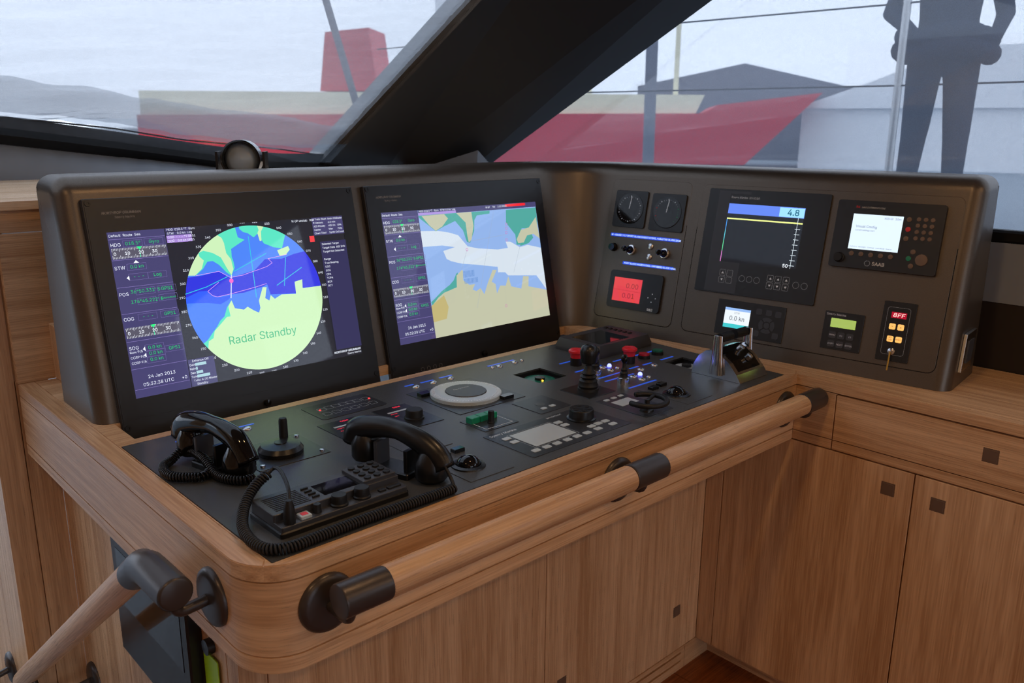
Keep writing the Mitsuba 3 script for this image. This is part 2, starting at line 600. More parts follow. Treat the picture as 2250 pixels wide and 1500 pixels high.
def cloth_sheet(x0, x1, nx, ns, lo, hi, base, amp):
    X = np.linspace(x0, x1, nx)
    L, Hh = np.array([lo(x) for x in X]), np.array([hi(x) for x in X])
    t = np.linspace(0, 1, ns)
    s = L[:, None] + (Hh - L)[:, None] * t
    x = np.repeat(X[:, None], ns, 1)
    drop = np.exp(-np.maximum(s - np.array([hem(q) for q in X])[:, None], 0) / 0.28) * np.exp(-np.maximum(x - 0.2, 0) / 0.9)
    w = (meshkit.fbm(np.stack([x * 3.2 + s * 2.0, s * 17.0 - x * 2.5, x * 0 + 0.3], -1), 3, 5) - 0.5) * (0.35 + 1.6 * drop)
    w = base + amp * (w + 0.3 * (meshkit.noise(np.stack([x * 9 + 4, s * 40 - x * 6, x * 0 + 1.7], -1), 9) - 0.5))
    v = np.stack([x, 2.02 - s * C30 + w * S30, 0.446 + s * S30 + w * C30], -1).reshape(-1, 3)
    a = (np.arange(nx - 1)[:, None] * ns + np.arange(ns - 1)).ravel()
    return v, np.vstack([np.c_[a, a + ns, a + ns + 1], np.c_[a, a + ns + 1, a + 1]])


hem = lambda x: np.interp(x, hx, hs)
k = thing("window_cover", "wrinkled grey sheer cover hanging outside the windscreen", "cover")
hem = lambda x: np.interp(x, hx, hs)
part(k, "cloth", cloth_sheet(-1.6, 1.42, 150, 110, hem, lambda x: 1.66, 0.05, 0.05), "cover_cloth", True)
seam = lambda x: np.interp(x, [-1.6, 0.143, 0.713, 1.346, 1.42], [0.83, 0.476, 0.354, 0.217, 0.2])
part(k, "hem_band", cloth_sheet(-1.6, 1.42, 110, 30, lambda x: hem(x) + 0.002, seam, 0.066, 0.05), "cover_cloth", True, label="doubled darker hem")
hp = np.array([wsp(x, hem(x), 0.05) for x in np.linspace(-1.6, 1.42, 60)])
part(k, "hem_cord", tube(hp, 0.0028, 6), "seal_black", True)

# ---- side window
k = struct("window_2", "starboard side window behind the instrument housing")
part(k, "pane", (np.array([[1.955, 1.66, 0.36], [1.955, -1.0, 0.36], [1.955, -1.0, 1.17], [1.955, 0.2, 1.17]]), np.array([[0, 1, 2], [0, 2, 3]])), "window_glass", False)
part(k, "rubber_seal", box(1.931, -1.0, 0.332, 1.97, 1.75, 0.364, 0.006), "seal_black", 40, label="black rubber seal under the side window")
k = struct("window_3", "open bright side window further aft")
part(k, "pane", (np.array([[1.955, -1.55, 0.332], [1.955, -4.0, 0.332], [1.955, -4.0, 1.17], [1.955, -1.55, 1.17]]), np.array([[0, 1, 2], [0, 2, 3]])), "window_glass", False)


def mesh_weight(p, n, uv):
    w = mikit.noise(p.y * 1100, p.z * 900, 0.0)
    return 0.50 + 0.14 * (w - 0.5)


scene["mesh_threads"] = {"type": "principledthin", "base_color": rgb(S(128, 140, 156)), "roughness": 0.6, "diff_trans": 1.0, "spec_trans": 0.0, "eta": 1.3}
scene["screen_mesh"] = {"type": "blendbsdf", "weight": mikit.proc(mesh_weight), "a": {"type": "null"}, "b": {"type": "ref", "id": "mesh_threads"}}
k = thing("window_screen", "taut fine mesh screen outside the starboard side window", "screen")
part(k, "mesh", (np.array([[1.985, 2.1, 0.2], [1.985, -1.05, 0.2], [1.985, -1.05, 1.3], [1.985, 2.1, 1.3]]), np.array([[0, 1, 2], [0, 2, 3]])), "screen_mesh", False)
part(k, "hem", box(1.98, -1.05, 0.19, 1.99, 2.1, 0.215), "seal_black", False)

# ---- ceiling lamps
for i, (x, y) in enumerate(DOWNLIGHTS):
    k = thing("ceiling_lamp", "round recessed warm ceiling lamp above the helm", "lamp", "recessed ceiling lamps")
    part(k, "trim_ring", lathe([(0.05, CEIL - 0.006), (0.068, CEIL - 0.004), (0.07, CEIL + 0.002)], 24, x, y), "steel_brushed", 40)
    v, f = flat(Polygon(circ(0.05, 24, x, y)), CEIL - 0.0065)
    part(k, "lens", (v, f[:, ::-1]), "lcd_grey", False, emit=LAMP_RADIANCE, weight=2.5)

# ================================================================== joinery
def arc(cx, cy, r, a0, a1, n=14):
    t = np.radians(np.linspace(a0, a1, n))
    return [(cx + r * math.cos(q), cy + r * math.sin(q)) for q in t]


R0 = 0.082
outer = [(0, 1.21)] + arc(R0, R0, R0, 180, 270) + [(1.5, 0.0)]
PANEL = [(0.041, 0.022), (1.469, 0.022), (1.479, 0.296), (1.486, 0.46), (1.492, 0.631), (0.041, 0.631)]
whole = Polygon([(0, 1.22)] + outer[1:] + [(1.5, -2.2), (1.93, -2.2), (1.93, 1.22)])
panel_poly = Polygon(PANEL)
cut = sbox(0.076, 0.66, 1.44, 0.772)


def board_top(poly, z0, z1, ch=0.0015):
    return cat(extrude(poly, z0, z1 - ch), extrude(poly.buffer(-ch * 0.7), z1 - ch, z1))


k = thing("worktop", "pale oak worktop around the dark control panel, rounded at its front corner", "worktop")
right_zone = Polygon([(1.5, 0.0), (1.5, -2.2), (1.93, -2.2), (1.93, 1.22), (1.493, 1.22), (1.493, 0.631), (1.486, 0.46), (1.479, 0.296), (1.470, 0.022)])
left_band = Polygon([(-0.1, 0.0), (0.0, -0.02), (0.036, 0.0365), (0.036, 1.22), (-0.1, 1.22)])
right_band = Polygon([(1.49, 0.0), (1.529, 0.02), (1.529, -2.2), (1.49, -2.2)])
hole = panel_poly.buffer(0.0008).union(cut)
part(k, "top", board_top(whole.difference(unary_union([right_zone, left_band, hole])), -0.026, 0.0), "wood_x", False)
part(k, "edge_band", board_top(whole.intersection(left_band), -0.026, 0.0), "wood_y", False, label="edge band along the left side")
part(k, "top", board_top(right_zone.intersection(whole).difference(right_band).difference(hole), -0.026, 0.0), "wood_y", False, label="counter on the right")
part(k, "edge_band", board_top(right_zone.intersection(right_band), -0.026, 0.0), "wood_y", False)


def path_board(z0, z1, off=0.0, th=0.02):
    a = [(off, 1.218)] + arc(R0, R0, R0 - off, 180, 270) + [(1.5 - off * 0, off)]
    b = [(off + th, 1.218)] + arc(R0, R0, R0 - off - th, 180, 270) + [(1.5, off + th)]
    n = len(a)
    r0 = [np.array([(*a[i], z0), (*b[i], z0), (*b[i], z1), (*a[i], z1)]) for i in range(n)]
    return loft(r0)


k = thing("console_fascia", "oak fascia boards wrapping the front edge of the console", "fascia")
part(k, "board", path_board(-0.1475, -0.0285), "wood_h", 30)
part(k, "board", path_board(-0.176, -0.1505), "wood_h", 30)
part(k, "backing", path_board(-0.1755, -0.027, 0.004, 0.012), "wood_z", 30)


def latch(parent, F):
    q = part(parent, "latch", slab(-0.0165, -0.0165, 0.0165, 0.0165, -0.001, 0.0006, 0.001), "latch_bronze", False, F, label="small square bronze push latch")
    part(q, "button", slab(-0.0135, -0.0135, 0.0135, 0.0135, 0.0, 0.0016, 0.001, 0.0003), "latch_bronze", False, F)


FRONTF = lambda x, z: frame([x, 0.2495, z], [1, 0, 0], [0, 0, 1], [0, -1, 0])
RIGHTF = lambda y, z: frame([1.5, y, z], [0, -1, 0], [0, 0, 1], [-1, 0, 0])
k = thing("front_cabinet", "oak cabinet recessed under the front fascia with tall flush doors", "cabinet")
yb = 0.2495
part(k, "backing", box(0.08, yb + 0.012, -0.89, 1.52, yb + 0.03, -0.177), "wood_z", False)
part(k, "stile", box(0.074, yb, -0.888, 0.1262, yb + 0.018, -0.1765, 0.001), "wood_z", False)
d1 = part(k, "door", box(0.1282, yb, -0.888, 0.8421, yb + 0.018, -0.1765, 0.001), "wood_z", False)
d2 = part(k, "door", box(0.8441, yb, -0.888, 1.447, yb + 0.018, -0.1765, 0.001), "wood_z", False)
part(k, "stile", box(1.449, yb, -0.888, 1.4995, yb + 0.018, -0.1765, 0.001), "wood_z", False)
part(k, "plinth", cat(box(0.2, yb, -0.906, 1.445, yb + 0.015, -0.8905), box(0.2, yb, -0.934, 1.445, yb + 0.015, -0.9125),
     box(0.2, yb, FLOOR, 1.445, yb + 0.015, -0.9405), box(1.428, yb, FLOOR, 1.445, yb + 0.0148, -0.8905)), "wood_x", False, label="plinth with two long vent slots")
part(k, "plinth", box(1.447, yb, FLOOR, 1.57, yb + 0.015, -0.8905), "wood_x", False)
latch(d2, FRONTF(1.392, -0.7545))
latch(d1, FRONTF(0.807, -0.7545))
latch(d2, FRONTF(0.905, -0.7545))
part(k, "vent_back", box(0.2, yb + 0.016, FLOOR, 1.43, yb + 0.02, -0.89), "wood_z", False)

k = thing("right_cabinet", "warm oak cabinet along the right with doors under a drawer row", "cabinet")
part(k, "backing", box(1.514, -2.2, -0.888, 1.53, 0.262, -0.0262), "wood_z", False)
part(k, "fascia_panel", box(1.5, -0.1065, -0.1485, 1.518, 0.0, -0.0285, 0.0008), "wood_y", False)
part(k, "fascia_panel", box(1.5, -0.1065, -0.1745, 1.518, 0.0, -0.1505, 0.0008), "wood_y", False)
for y0, y1 in ((-0.62, -0.1095), (-1.13, -0.6225), (-1.64, -1.1325)):
    q = part(k, "drawer", cat(box(1.4998, y0, -0.1485, 1.518, y1, -0.031, 0.0008), box(1.4998, y0, -0.174, 1.518, y1, -0.1505, 0.0008)), "wood_y", False)
    if y0 > -0.7:
        latch(q, RIGHTF(-0.4685, -0.085))
part(k, "stile", box(1.5, 0.1955, -0.888, 1.518, 0.2493, -0.178, 0.001), "wood_z", False)
dA = part(k, "door", box(1.5, -0.3155, -0.888, 1.518, 0.1935, -0.178, 0.001), "wood_z", False)
dB = part(k, "door", box(1.5, -0.8255, -0.888, 1.518, -0.3185, -0.178, 0.001), "wood_z", False)
part(k, "door", box(1.5, -1.3355, -0.888, 1.518, -0.8285, -0.178, 0.001), "wood_z", False)
latch(dA, RIGHTF(-0.259, -0.233))
latch(dB, RIGHTF(-0.375, -0.236))
part(k, "plinth", box(1.57, -2.2, FLOOR, 1.585, 0.262, -0.888), "wood_y", False)
part(k, "bottom", box(1.501, -2.2, -0.89, 1.6, 0.249, -0.8882), "wood_z", False)

k = thing("side_cabinet", "shaded oak side of the console beside the companionway", "cabinet")
for y0, y1 in ((0.25, 0.2965), (0.2985, 0.861), (0.863, 1.25)):
    part(k, "side_panel", box(0.074, y0, -1.9, 0.092, y1, -0.1765, 0.0008), "wood_z", False)
part(k, "backing", box(0.088, 0.27, -1.9, 0.1, 1.25, -0.18), "wood_z", False)

# forward bulkhead, shelf and companionway wall
k = struct("wall_forward", "oak bulkhead behind the left of the console")
part(k, "board", box(0.001, 1.22, 0.0005, 1.93, 1.24, 0.3615, 0.0008), "wood_x", False)
part(k, "board", box(0.001, 1.22, 0.3635, 1.93, 1.24, 0.4345, 0.0008), "wood_x", False)
part(k, "board", box(0.001, 1.25, -1.9, 0.074, 1.27, -0.0005, 0.0008), "wood_z", False)
part(k, "column", box(-0.06, 1.25, -1.9, -0.001, 1.45, 0.434, 0.0008), "wood_z", False, label="vertical oak corner column")
part(k, "stair_side", box(-0.06, 1.452, -1.95, -0.03, 3.2, 0.43), "wood_z", False)
part(k, "lining", box(-0.002, 1.262, -1.9, 0.02, 1.28, 0.43), "wood_z", False)
part(k, "block", box(0.083, 1.16, 0.0005, 0.3, 1.2195, 0.14, 0.002), "wood_z", False, label="small oak block beside the housing")
k = struct("trim_3", "pale wooden shelf under the windscreen behind the housing")
rows = [np.array([[-2.2, y, z - 0.02], [1.9, y, z - 0.02], [1.9, y, z], [-2.2, y, z]]) for y, z in ((1.205, 0.4365), (1.208, 0.4375), (1.9, 0.4545))]
v, f = loft(rows)
part(k, "shelf", (v, f[:, ::-1]), "wood_pale", False)

# ================================================================== instrument housing
k = HOUSING = thing("instrument_housing", "dark bronze-grey instrument housing standing on the back of the worktop", "instrument housing")
tn = math.tan(math.radians(12.2))
prof = [(tn * z, z) for z in np.linspace(0.0005, 0.4695, 6)]
cx, cz, rad = 0.1455, 0.46, 0.0455
for a in np.linspace(168, 90, 9)[1:]:
    prof.append((cx + rad * math.cos(math.radians(a)), cz + rad * math.sin(math.radians(a))))
for a in np.linspace(90, 8, 7):
    prof.append((0.232 + 0.03 * math.cos(math.radians(a)), 0.4755 + 0.03 * math.sin(math.radians(a))))
prof += [(0.262, 0.3), (0.262, 0.15), (0.262, 0.0005)]
prof = np.array(prof)
pt = np.gradient(prof, axis=0)
pn = np.c_[pt[:, 1], -pt[:, 0]]            # inward normal for this winding (front bottom -> top -> back)
pn /= np.linalg.norm(pn, axis=1, keepdims=True)


def section(xy, back, inset):
    q = prof + pn * inset
    q[:, 1] = np.maximum(q[:, 1], 0.0005)
    q[prof[:, 1] < 0.001, 1] = 0.0005
    return np.c_[xy[0] + back[0] * q[:, 0], xy[1] + back[1] * q[:, 0], q[:, 1]]


YL = 0.778
bk1, bk2 = np.array([0.0, 1.0]), -PNH[:2]
u2 = PU[:2]
corner = P0[:2] + u2 * ((YL - P0[1]) / u2[1])
RC = 0.085
turn = math.acos(np.clip(np.array([1.0, 0]) @ u2, -1, 1))
tl = RC * math.tan(turn / 2)
tA, tB = corner - [tl, 0], corner + u2 * tl
cc = tA - bk1 * RC
secs = []
RE = 0.036
x_end = 0.043
for t in np.linspace(0, 90, 8):
    secs.append(section((x_end + RE * (1 - math.cos(math.radians(t))), YL), bk1, RE * (1 - math.sin(math.radians(t)))))
secs.append(section((0.7, YL), bk1, 0))
for t in np.linspace(0, turn, 22):
    d = np.array([math.sin(t), math.cos(t)])
    secs.append(section(cc + d * RC, d, 0))
u_end = 0.333
uP = lambda u: P0[:2] + u2 * u
secs.append(section(uP(-0.2), bk2, 0))
for t in np.linspace(90, 0, 8):
    secs.append(section(uP(u_end - RE * (1 - math.cos(math.radians(t)))), bk2, RE * (1 - math.sin(math.radians(t)))))
v, f = loft(secs)
m = trimesh.Trimesh(v, f, process=False)
part(k, "body", (v, f if m.volume > 0 else f[:, ::-1]), "housing_paint", 50)


def inset_panel(x0, y0, x1, y1, r):
    part(HOUSING, "joint", slab(x0 - 0.0018, y0 - 0.0018, x1 + 0.0018, y1 + 0.0018, -0.0005, 0.0006, r + 0.0018), "dark_joint", False, PODF)
    return part(HOUSING, "access_panel", slab(x0, y0, x1, y1, -0.0005, 0.0015, r, 0.0006), "housing_paint", False, PODF)


inset_panel(-0.709, 0.040, -0.433, 0.470, 0.018)
inset_panel(-0.397, 0.040, 0.294, 0.467, 0.018)

# ================================================================== handrails
def rosette(parent, F):
    part(parent, "rosette", lathe([(0.047, 0.0), (0.047, 0.004), (0.044, 0.009), (0.036, 0.0125), (0.02, 0.0135), (0.0, 0.0136)], 36), "bronze_dark", 50, F, label="round bronze wall rosette")


k = thing("front_handrail", "long round oak handrail with bronze caps along the console front", "handrail")
ry, rz, rr_ = -0.07, -0.043, 0.0255
xt = lambda x0, x1, r, mat, name, lab=None: part(k, name, lathe([(r - 0.004, 0.0), (r - 0.001, 0.001), (r, 0.004), (r, x1 - x0 - 0.004), (r - 0.001, x1 - x0 - 0.001), (r - 0.004, x1 - x0)], 40), mat, 50, frame([x0, ry, rz], [0, 1, 0], [0, 0, 1], [1, 0, 0]), lab)
xt(0.091, 0.172, rr_ + 0.0008, "bronze_dark", "cap", "dark bronze end cap")
xt(0.170, 0.736, rr_, "wood_x", "rail")
xt(0.735, 0.834, rr_ + 0.0008, "bronze_dark", "sleeve", "dark bronze joining sleeve")
xt(0.833, 1.402, rr_, "wood_x", "rail")
xt(1.400, 1.486, rr_ + 0.0008, "bronze_dark", "cap")
for x in (0.112, 0.785, 1.445):
    rosette(k, frame([x, 0, -0.082], [1, 0, 0], [0, 0, 1], [0, -1, 0]))
    pts, _ = smooth_path([(x, -0.01, -0.082), (x, -0.04, -0.084), (x, -0.062, -0.08), (x, -0.07, -0.055)], 16)
    part(k, "bracket", tube(pts, 0.0085, 14), "bronze_dark", True)

k = thing("stair_handrail", "sloping oak handrail with a bronze elbow going down the companionway", "handrail")
sl = np.array([0, 0.809, -0.588])
el = np.array([-0.07, 0.222, -0.043])
pts = [(-0.07, 0.098, -0.041), (-0.07, 0.103, -0.041), (-0.07, 0.19, -0.042), (-0.07, 0.205, -0.0425)]
pts += [tuple(el + sl * t + np.array([0, 0, 0.0])) for t in (0.012, 0.03, 0.062, 0.064)]
pth = [np.array(p) for p in pts]
part(k, "elbow", tube(pth, [0.022, 0.0262, 0.0263, 0.0263, 0.0263, 0.0263, 0.0263, 0.0255], 36), "bronze_dark", 50, label="dark bronze elbow")
part(k, "rail", tube([el + sl * 0.06, el + sl * 0.6, el + sl * 1.32], 0.0255, 36), "wood_r", 50)
rosette(k, frame([0, 0.139, -0.089], [0, -1, 0], [0, 0, 1], [-1, 0, 0]))
pts, _ = smooth_path([(-0.008, 0.139, -0.089), (-0.034, 0.139, -0.092), (-0.056, 0.139, -0.09), (-0.068, 0.139, -0.06)], 16)
part(k, "bracket", tube(pts, 0.009, 14), "bronze_dark", True)
rosette(k, frame([0.074, 1.177, -0.827], [0, -1, 0], [0, 0, 1], [-1, 0, 0]))
pts, _ = smooth_path([(0.066, 1.177, -0.827), (0.0, 1.177, -0.835), (-0.05, 1.177, -0.83), (-0.07, 1.177, -0.76)], 16)
part(k, "bracket", tube(pts, 0.009, 14), "bronze_dark", True)
k = thing("lower_handrail", "lower oak handrail on the forward companionway wall, mostly out of sight", "handrail")
part(k, "rail", tube([(-0.13, 1.44, -0.82), (-0.13, 2.6, -1.67)], 0.0255, 24), "wood_r", 50)
rosette(k, frame([-0.06, 1.475, -0.885], [0, -1, 0], [0, 0, 1], [-1, 0, 0]))
pts, _ = smooth_path([(-0.068, 1.475, -0.885), (-0.1, 1.475, -0.892), (-0.12, 1.475, -0.89), (-0.13, 1.475, -0.85)], 16)
part(k, "bracket", tube(pts, 0.009, 14), "bronze_dark", True)

# ================================================================== control panel and its instruments
W, GY, GR = S(225, 232, 240), S(150, 158, 166), S(20, 200, 90)
k = CP = thing("control_panel", "large dark grey control panel inset in the worktop under the two monitors", "control panel")
g1, g2 = sbox(0.9475, 0.3855, 1.044, 0.4835), sbox(1.335, 0.213, 1.415, 0.297)
part(k, "plate", extrude(panel_poly.difference(g1.union(g2)), -0.004, 0.0004), "panel_grey", False)
for x0, x1, y in [(1.11, 1.155, .474), (1.084, 1.12, .393), (1.155, 1.185, .392), (1.085, 1.172, .315), (1.078, 1.127, .287), (1.158, 1.186, .284), (1.235, 1.285, .394), (1.325, 1.352, .394), (1.36, 1.41, .393), (1.213, 1.25, .32), (1.268, 1.305, .319), (1.345, 1.4, .319), (1.078, 1.185, .212), (.684, .71, .585), (.73, .77, .583), (.79, .83, .585), (.952, .998, .585), (1.002, 1.047, .586), (.252, .292, .583), (.128, .152, .586)]:
    part(k, "backlit_label", slab(x0, y - .0032, x1, y + .0032, 0.0003, 0.0009, .001), "plate_black", False, emit=(0.012, 0.06, 0.42), weight=.02)
for x, y, r in [(1.169, .374, .0095), (1.165, .343, .0095), (1.193, .344, .0055), (1.231, .296, .0095), (1.163, .267, .0095), (1.161, .237, .0095), (1.189, .238, .0055), (1.29, .298, .0095), (.701, .563, .0095), (.754, .563, .0095), (.808, .563, .0095), (.95, .565, .0055), (.974, .563, .0095), (1.031, .565, .0095), (1.057, .565, .0055), (.267, .562, .0095)]:
    part(k, "push_button", lathe([(r, 0.0), (r, .002), (r * .8, .0042), (r * .4, .0055), (0, .006)], 20, x, y), "steel", 50)
for x, y in [(1.191, .37), (1.189, .266)]:
    part(k, "pilot_light", lathe([(.006, 0), (.006, .004), (.004, .0075), (0, .009)], 16, x, y), "lcd_grey", 50, emit=(0.5, 0.6, 4.5), weight=.1)


def plate(name, lab, cat_, x0, y0, x1, y1, mat="plate_dark", z=.0016, F=DESK, r=.002):
    q = thing(name, lab, cat_)
    part(q, "plate", slab(x0, y0, x1, y1, 0.0005, z, r, .0004), mat, False, F)
    return q


def keys(q, xs, w, h, z0, z1, mat, F=DESK, emit=None):
    for x, y in xs:
        part(q, "key", slab(x - w / 2, y - h / 2, x + w / 2, y + h / 2, z0, z1, min(w, h) * .2, .0004), mat, False, F, emit=emit, weight=.02)


def knob(q, x, y, r, z0, h, mat="rubber_black", F=DESK, name="knob"):
    part(q, name, lathe([(r * 1.18, z0), (r * 1.18, z0 + .003), (r * 1.02, z0 + .0045), (r, z0 + h - .003), (r * .93, z0 + h), (0, z0 + h)], 36, x, y), mat, 35, F)


q = plate("joystick_plate", "dark plate with a round crank controller beside the left handset", "controller", .181, .335, .328, .468)
part(q, "disc", lathe([(.042, .002), (.043, .01), (.037, .018), (.012, .021), (.0115, .023), (0, .023)], 44, .255, .396), "satin_black", 40)
part(q, "handle", lathe([(.0088, .015), (.0082, .05), (.007, .056), (0, .057)], 20, .28, .43), "rubber_black", 40)
for x, y in ((.319, .452), (.317, .35), (.195, .352)):
    part(q, "screw", lathe([(.005, .0016), (.0045, .005), (0, .006)], 14, x, y), "steel", 50)
q = plate("alarm_keypad", "flat alarm keypad with two rows of white-outlined keys and red lights", "keypad", .411, .501, .577, .602, r=.008)
ks = [(.443, .563)] + [(.463 + .0185 * i, .567) for i in range(5)] + [(.559, .566)] + [(.438 + .0235 * i, .531) for i in range(6)]
for x, y in ks:
    part(q, "key_outline", extrude(outline(rr(x - .0085, y - .009, x + .0085, y + .009, .002), .0007), .0016, .0019), "print_ink", False, color=GY)
for x in (.438, .566):
    part(q, "pilot_light", lathe([(.003, .0016), (.002, .003), (0, .003)], 12, x, .562), "red_plastic", 40, emit=(2.5, .05, .06), weight=.03)
for x0, lab in ((.381, "dimmer with red print and a ribbed knob, beside the left joystick plate"), (.516, "dimmer with red print and a ribbed knob, beside the round bearing dial")):
    q = plate("dimmer", lab, "dimmer", x0, .334, x0 + .09, .479, "plate_black")
    part(q, "display", slab(x0 + .02, .440, x0 + .075, .447, .0016, .002), "lcd_grey", False)
    part(q, "lettering", cat(txt("DIM", .007, x0 + .05, .465), txt("NIGHT", .004, x0 + .02, .43), txt("DAY", .004, x0 + .02, .415)), "red_plastic", False, shift(DESK, 0, 0, .002), emit=(1.2, .03, .08), weight=.02)
    knob(q, x0 + .047, .384, .0185, .0016, .02)
q = plate("bearing_dial", "square plate with a pale round bearing dial in the middle of the panel", "dial", .65, .334, .849, .534)
part(q, "dial", lathe([(.084, .0016), (.084, .009), (.081, .011), (.05, .011), (.0, .0112)], 64, .75, .434), "lcd_grey", 40)
part(q, "hub", lathe([(.049, .0112), (.048, .013), (0, .013)], 48, .75, .434), "plastic_grey", 40)
t = np.arange(72) * 2 * np.pi / 72
print_part(q, [extrude(unary_union([line_poly([(.75 + .072 * math.cos(a), .434 + .072 * math.sin(a)), (.75 + .08 * math.cos(a), .434 + .08 * math.sin(a))], .0009) for a in t]), .0111, .0114), txt("Sperry Marine", .005, .75, .45, "c", z=.0133)], DESK, S(235, 240, 246))
for x0, x1, y0, y1 in ((.66, .69, .485, .505), (.79, .822, .345, .362)):
    part(q, "tab", slab(x0, y0, x1, y1, .0016, .009, .002), "gloss_black", False)
q = plate("button_panel", "small plate with three green buttons and a thin black knob", "controller", .62, .217, .716, .301)
for i in range(3):
    part(q, "button", slab(.627 + .0245 * i, .268, .65 + .0245 * i, .288, .0016, .014, .001, .001), "green_plastic", False)
part(q, "border", extrude(outline(rr(.631, .226, .705, .292), .001), .0016, .0019), "print_ink", False, color=W)
knob(q, .665, .25, .0066, .0016, .027)
q = plate("autopilot_keypad", "wide plate with a blank pale screen and a black knob with finger holes", "keypad", .596, .05, .888, .198)
part(q, "display", slab(.639, .0875, .7555, .1655, .0016, .0022), "lcd_grey", False)
part(q, "display_border", extrude(outline(rr(.634, .083, .7605, .17, .004), .0008), .0016, .0019), "print_ink", False, color=GY)
keys(q, [(.624, .157), (.624, .134), (.771, .155), (.771, .135), (.807, .092), (.83, .094), (.853, .094), (.806, .073), (.852, .072), (.624, .073), (.653, .072), (.682, .072), (.712, .072), (.741, .072), (.771, .072)], .019, .013, .0016, .003, "lcd_grey")
print_part(q, [txt("Sperry Marine", .008, .604, .182, z=.0018), txt("NAVIPILOT", .006, .77, .186, z=.0018)], DESK, W)
knob(q, .828, .14, .027, .0016, .023, "satin_black")
for a in range(6):
    part(q, "finger_hole", lathe([(.0047, .0246), (.0047, .0252), (0, .0252)], 14, .828 + .0165 * math.cos(a * 1.047), .14 + .0165 * math.sin(a * 1.047)), "dark_joint", False)
q = plate("selector_plate", "small plate with a plain round mark and two pale keys left of the autopilot lever", "keypad", .785, .2185, .881, .315)
keys(q, [(.815, .241), (.843, .242)], .015, .011, .0016, .003, "lcd_grey")
part(q, "mark", lathe([(.0125, .0016), (.0125, .002), (0, .002)], 28, .83, .268), "panel_grey", False)
for (x0, y0, x1, y1), lab in (((.9475, .3855, 1.044, .4835), "square sunken rudder gauge with a black hub and amber glow"), ((1.335, .213, 1.415, .297), "sunken gauge with a pale ring behind the chrome throttle")):
    q = thing("gauge", lab, "gauge")
    part(q, "well", cat(slab(x0 - .001, y0 - .001, x1 + .001, y1 + .001, -.014, -.012), slab(x0 - .002, y0, x0, y1, -.013, 0), slab(x1, y0, x1 + .002, y1, -.013, 0), slab(x0, y1, x1, y1 + .002, -.013, 0), slab(x0, y0 - .002, x1, y0, -.013, 0)), "plate_black", False)
    mx, my = (x0 + x1) / 2, (y0 + y1) / 2
    part(q, "dial", lathe([(.032 if x0 > 1.2 else .04, -.012), (.032 if x0 > 1.2 else .04, -.010), (0, -.010)], 40, mx, my), "lcd_grey" if x0 > 1.2 else "green_dark", False)
    part(q, "hub", lathe([(.013, -.01), (.013, -.004), (0, -.004)], 28, mx, my), "satin_black", 40)
    if x0 < 1.2:
        part(q, "lamp", lathe([(.0025, -.01), (.0025, -.007), (0, -.007)], 10, mx - .006, my - .016), "brass", False, emit=(3, 1.3, .1), weight=.03)
q = plate("control_lever", "tall black lever with a rubber boot on its own dark plate", "lever", .943, .219, 1.038, .315, "plate_black")
part(q, "boot", lathe([(.026, .0016), (.025, .007), (.0225, .008), (.0245, .013), (.0215, .019), (.022, .025), (.0165, .03), (.0205, .035), (.0145, .04), (.018, .044), (.012, .05), (.008, .062)], 36, .995, .27), "rubber_black", 40)
part(q, "grip", lathe([(.0165, .068), (.019, .071), (.0215, .09), (.0212, .1), (.017, .109), (.008, .113), (0, .1135)], 36, .995, .27), "satin_black", 50)
q = plate("steering_tiller", "small C-shaped steering tiller on a plate with a blue-grey screen", "steering control", .9395, .05, 1.037, .197)
part(q, "display", slab(.958, .132, 1.017, .167, .0016, .0022), "lcd_grey", False)
keys(q, [(.963, .184), (.989, .185), (1.015, .186)], .015, .01, .0016, .003, "lcd_grey")
cx0, cy0 = .975, .078
part(q, "wheel", tube([(cx0 + .044 * math.cos(a), cy0 + .044 * math.sin(a), .026) for a in np.radians(np.linspace(-195, 75, 40))], .006, 12), "rubber_black", True)
part(q, "spoke", tube([(cx0, cy0, .024), (cx0 + .042, cy0 + .012, .026)], .0045, 10), "rubber_black", True)
part(q, "post", lathe([(.016, .0016), (.015, .006), (.006, .008), (.006, .028), (0, .029)], 24, cx0, cy0), "satin_black", 40)
for x0, cx_, lab in ((1.083, 1.123, "trackball with a chrome-dark ball beside the steering tiller"), (.433, .479, "trackball with a glossy black ball beside the right handset")):
    q = plate("trackball", lab, "trackball", x0, .0435, x0 + .098 if x0 > 1 else .539, .189, "panel_grey")
    part(q, "ring", lathe([(.033, .0016), (.032, .004), (.025, .006), (.022, .003)], 44, cx_, .105), "satin_black", 40)
    part(q, "ball", lathe([(.0225 * math.cos(a), .003 + .019 * math.sin(a)) for a in np.linspace(0, 1.57, 12)], 44, cx_, .105), "gloss_black", True)
    for bx, by in ((cx_ - .008, .167), (cx_ + .03, .172)):
        part(q, "button", slab(bx - .012, by - .008, bx + .012, by + .008, .0016, .009, .001, .001), "gloss_black", False)
q = plate("blank_plate", "plain grey cover plate behind the right handset", "plate", .43, .212, .53, .32, "panel_grey")
for x, y, lab in ((1.136, .439, "red mushroom emergency button behind the tall black lever"), (1.258, .358, "red mushroom emergency button in front of the grey display box")):
    q = thing("emergency_button", lab, "button")
    part(q, "collar", lathe([(.0155, .0005), (.0155, .021), (.013, .022)], 28, x, y), "rubber_black", 40)
    part(q, "cap", lathe([(.015, .021), (.0165, .032), (.0205, .036), (.0205, .041), (.015, .045), (0, .046)], 32, x, y), "red_plastic", 40)
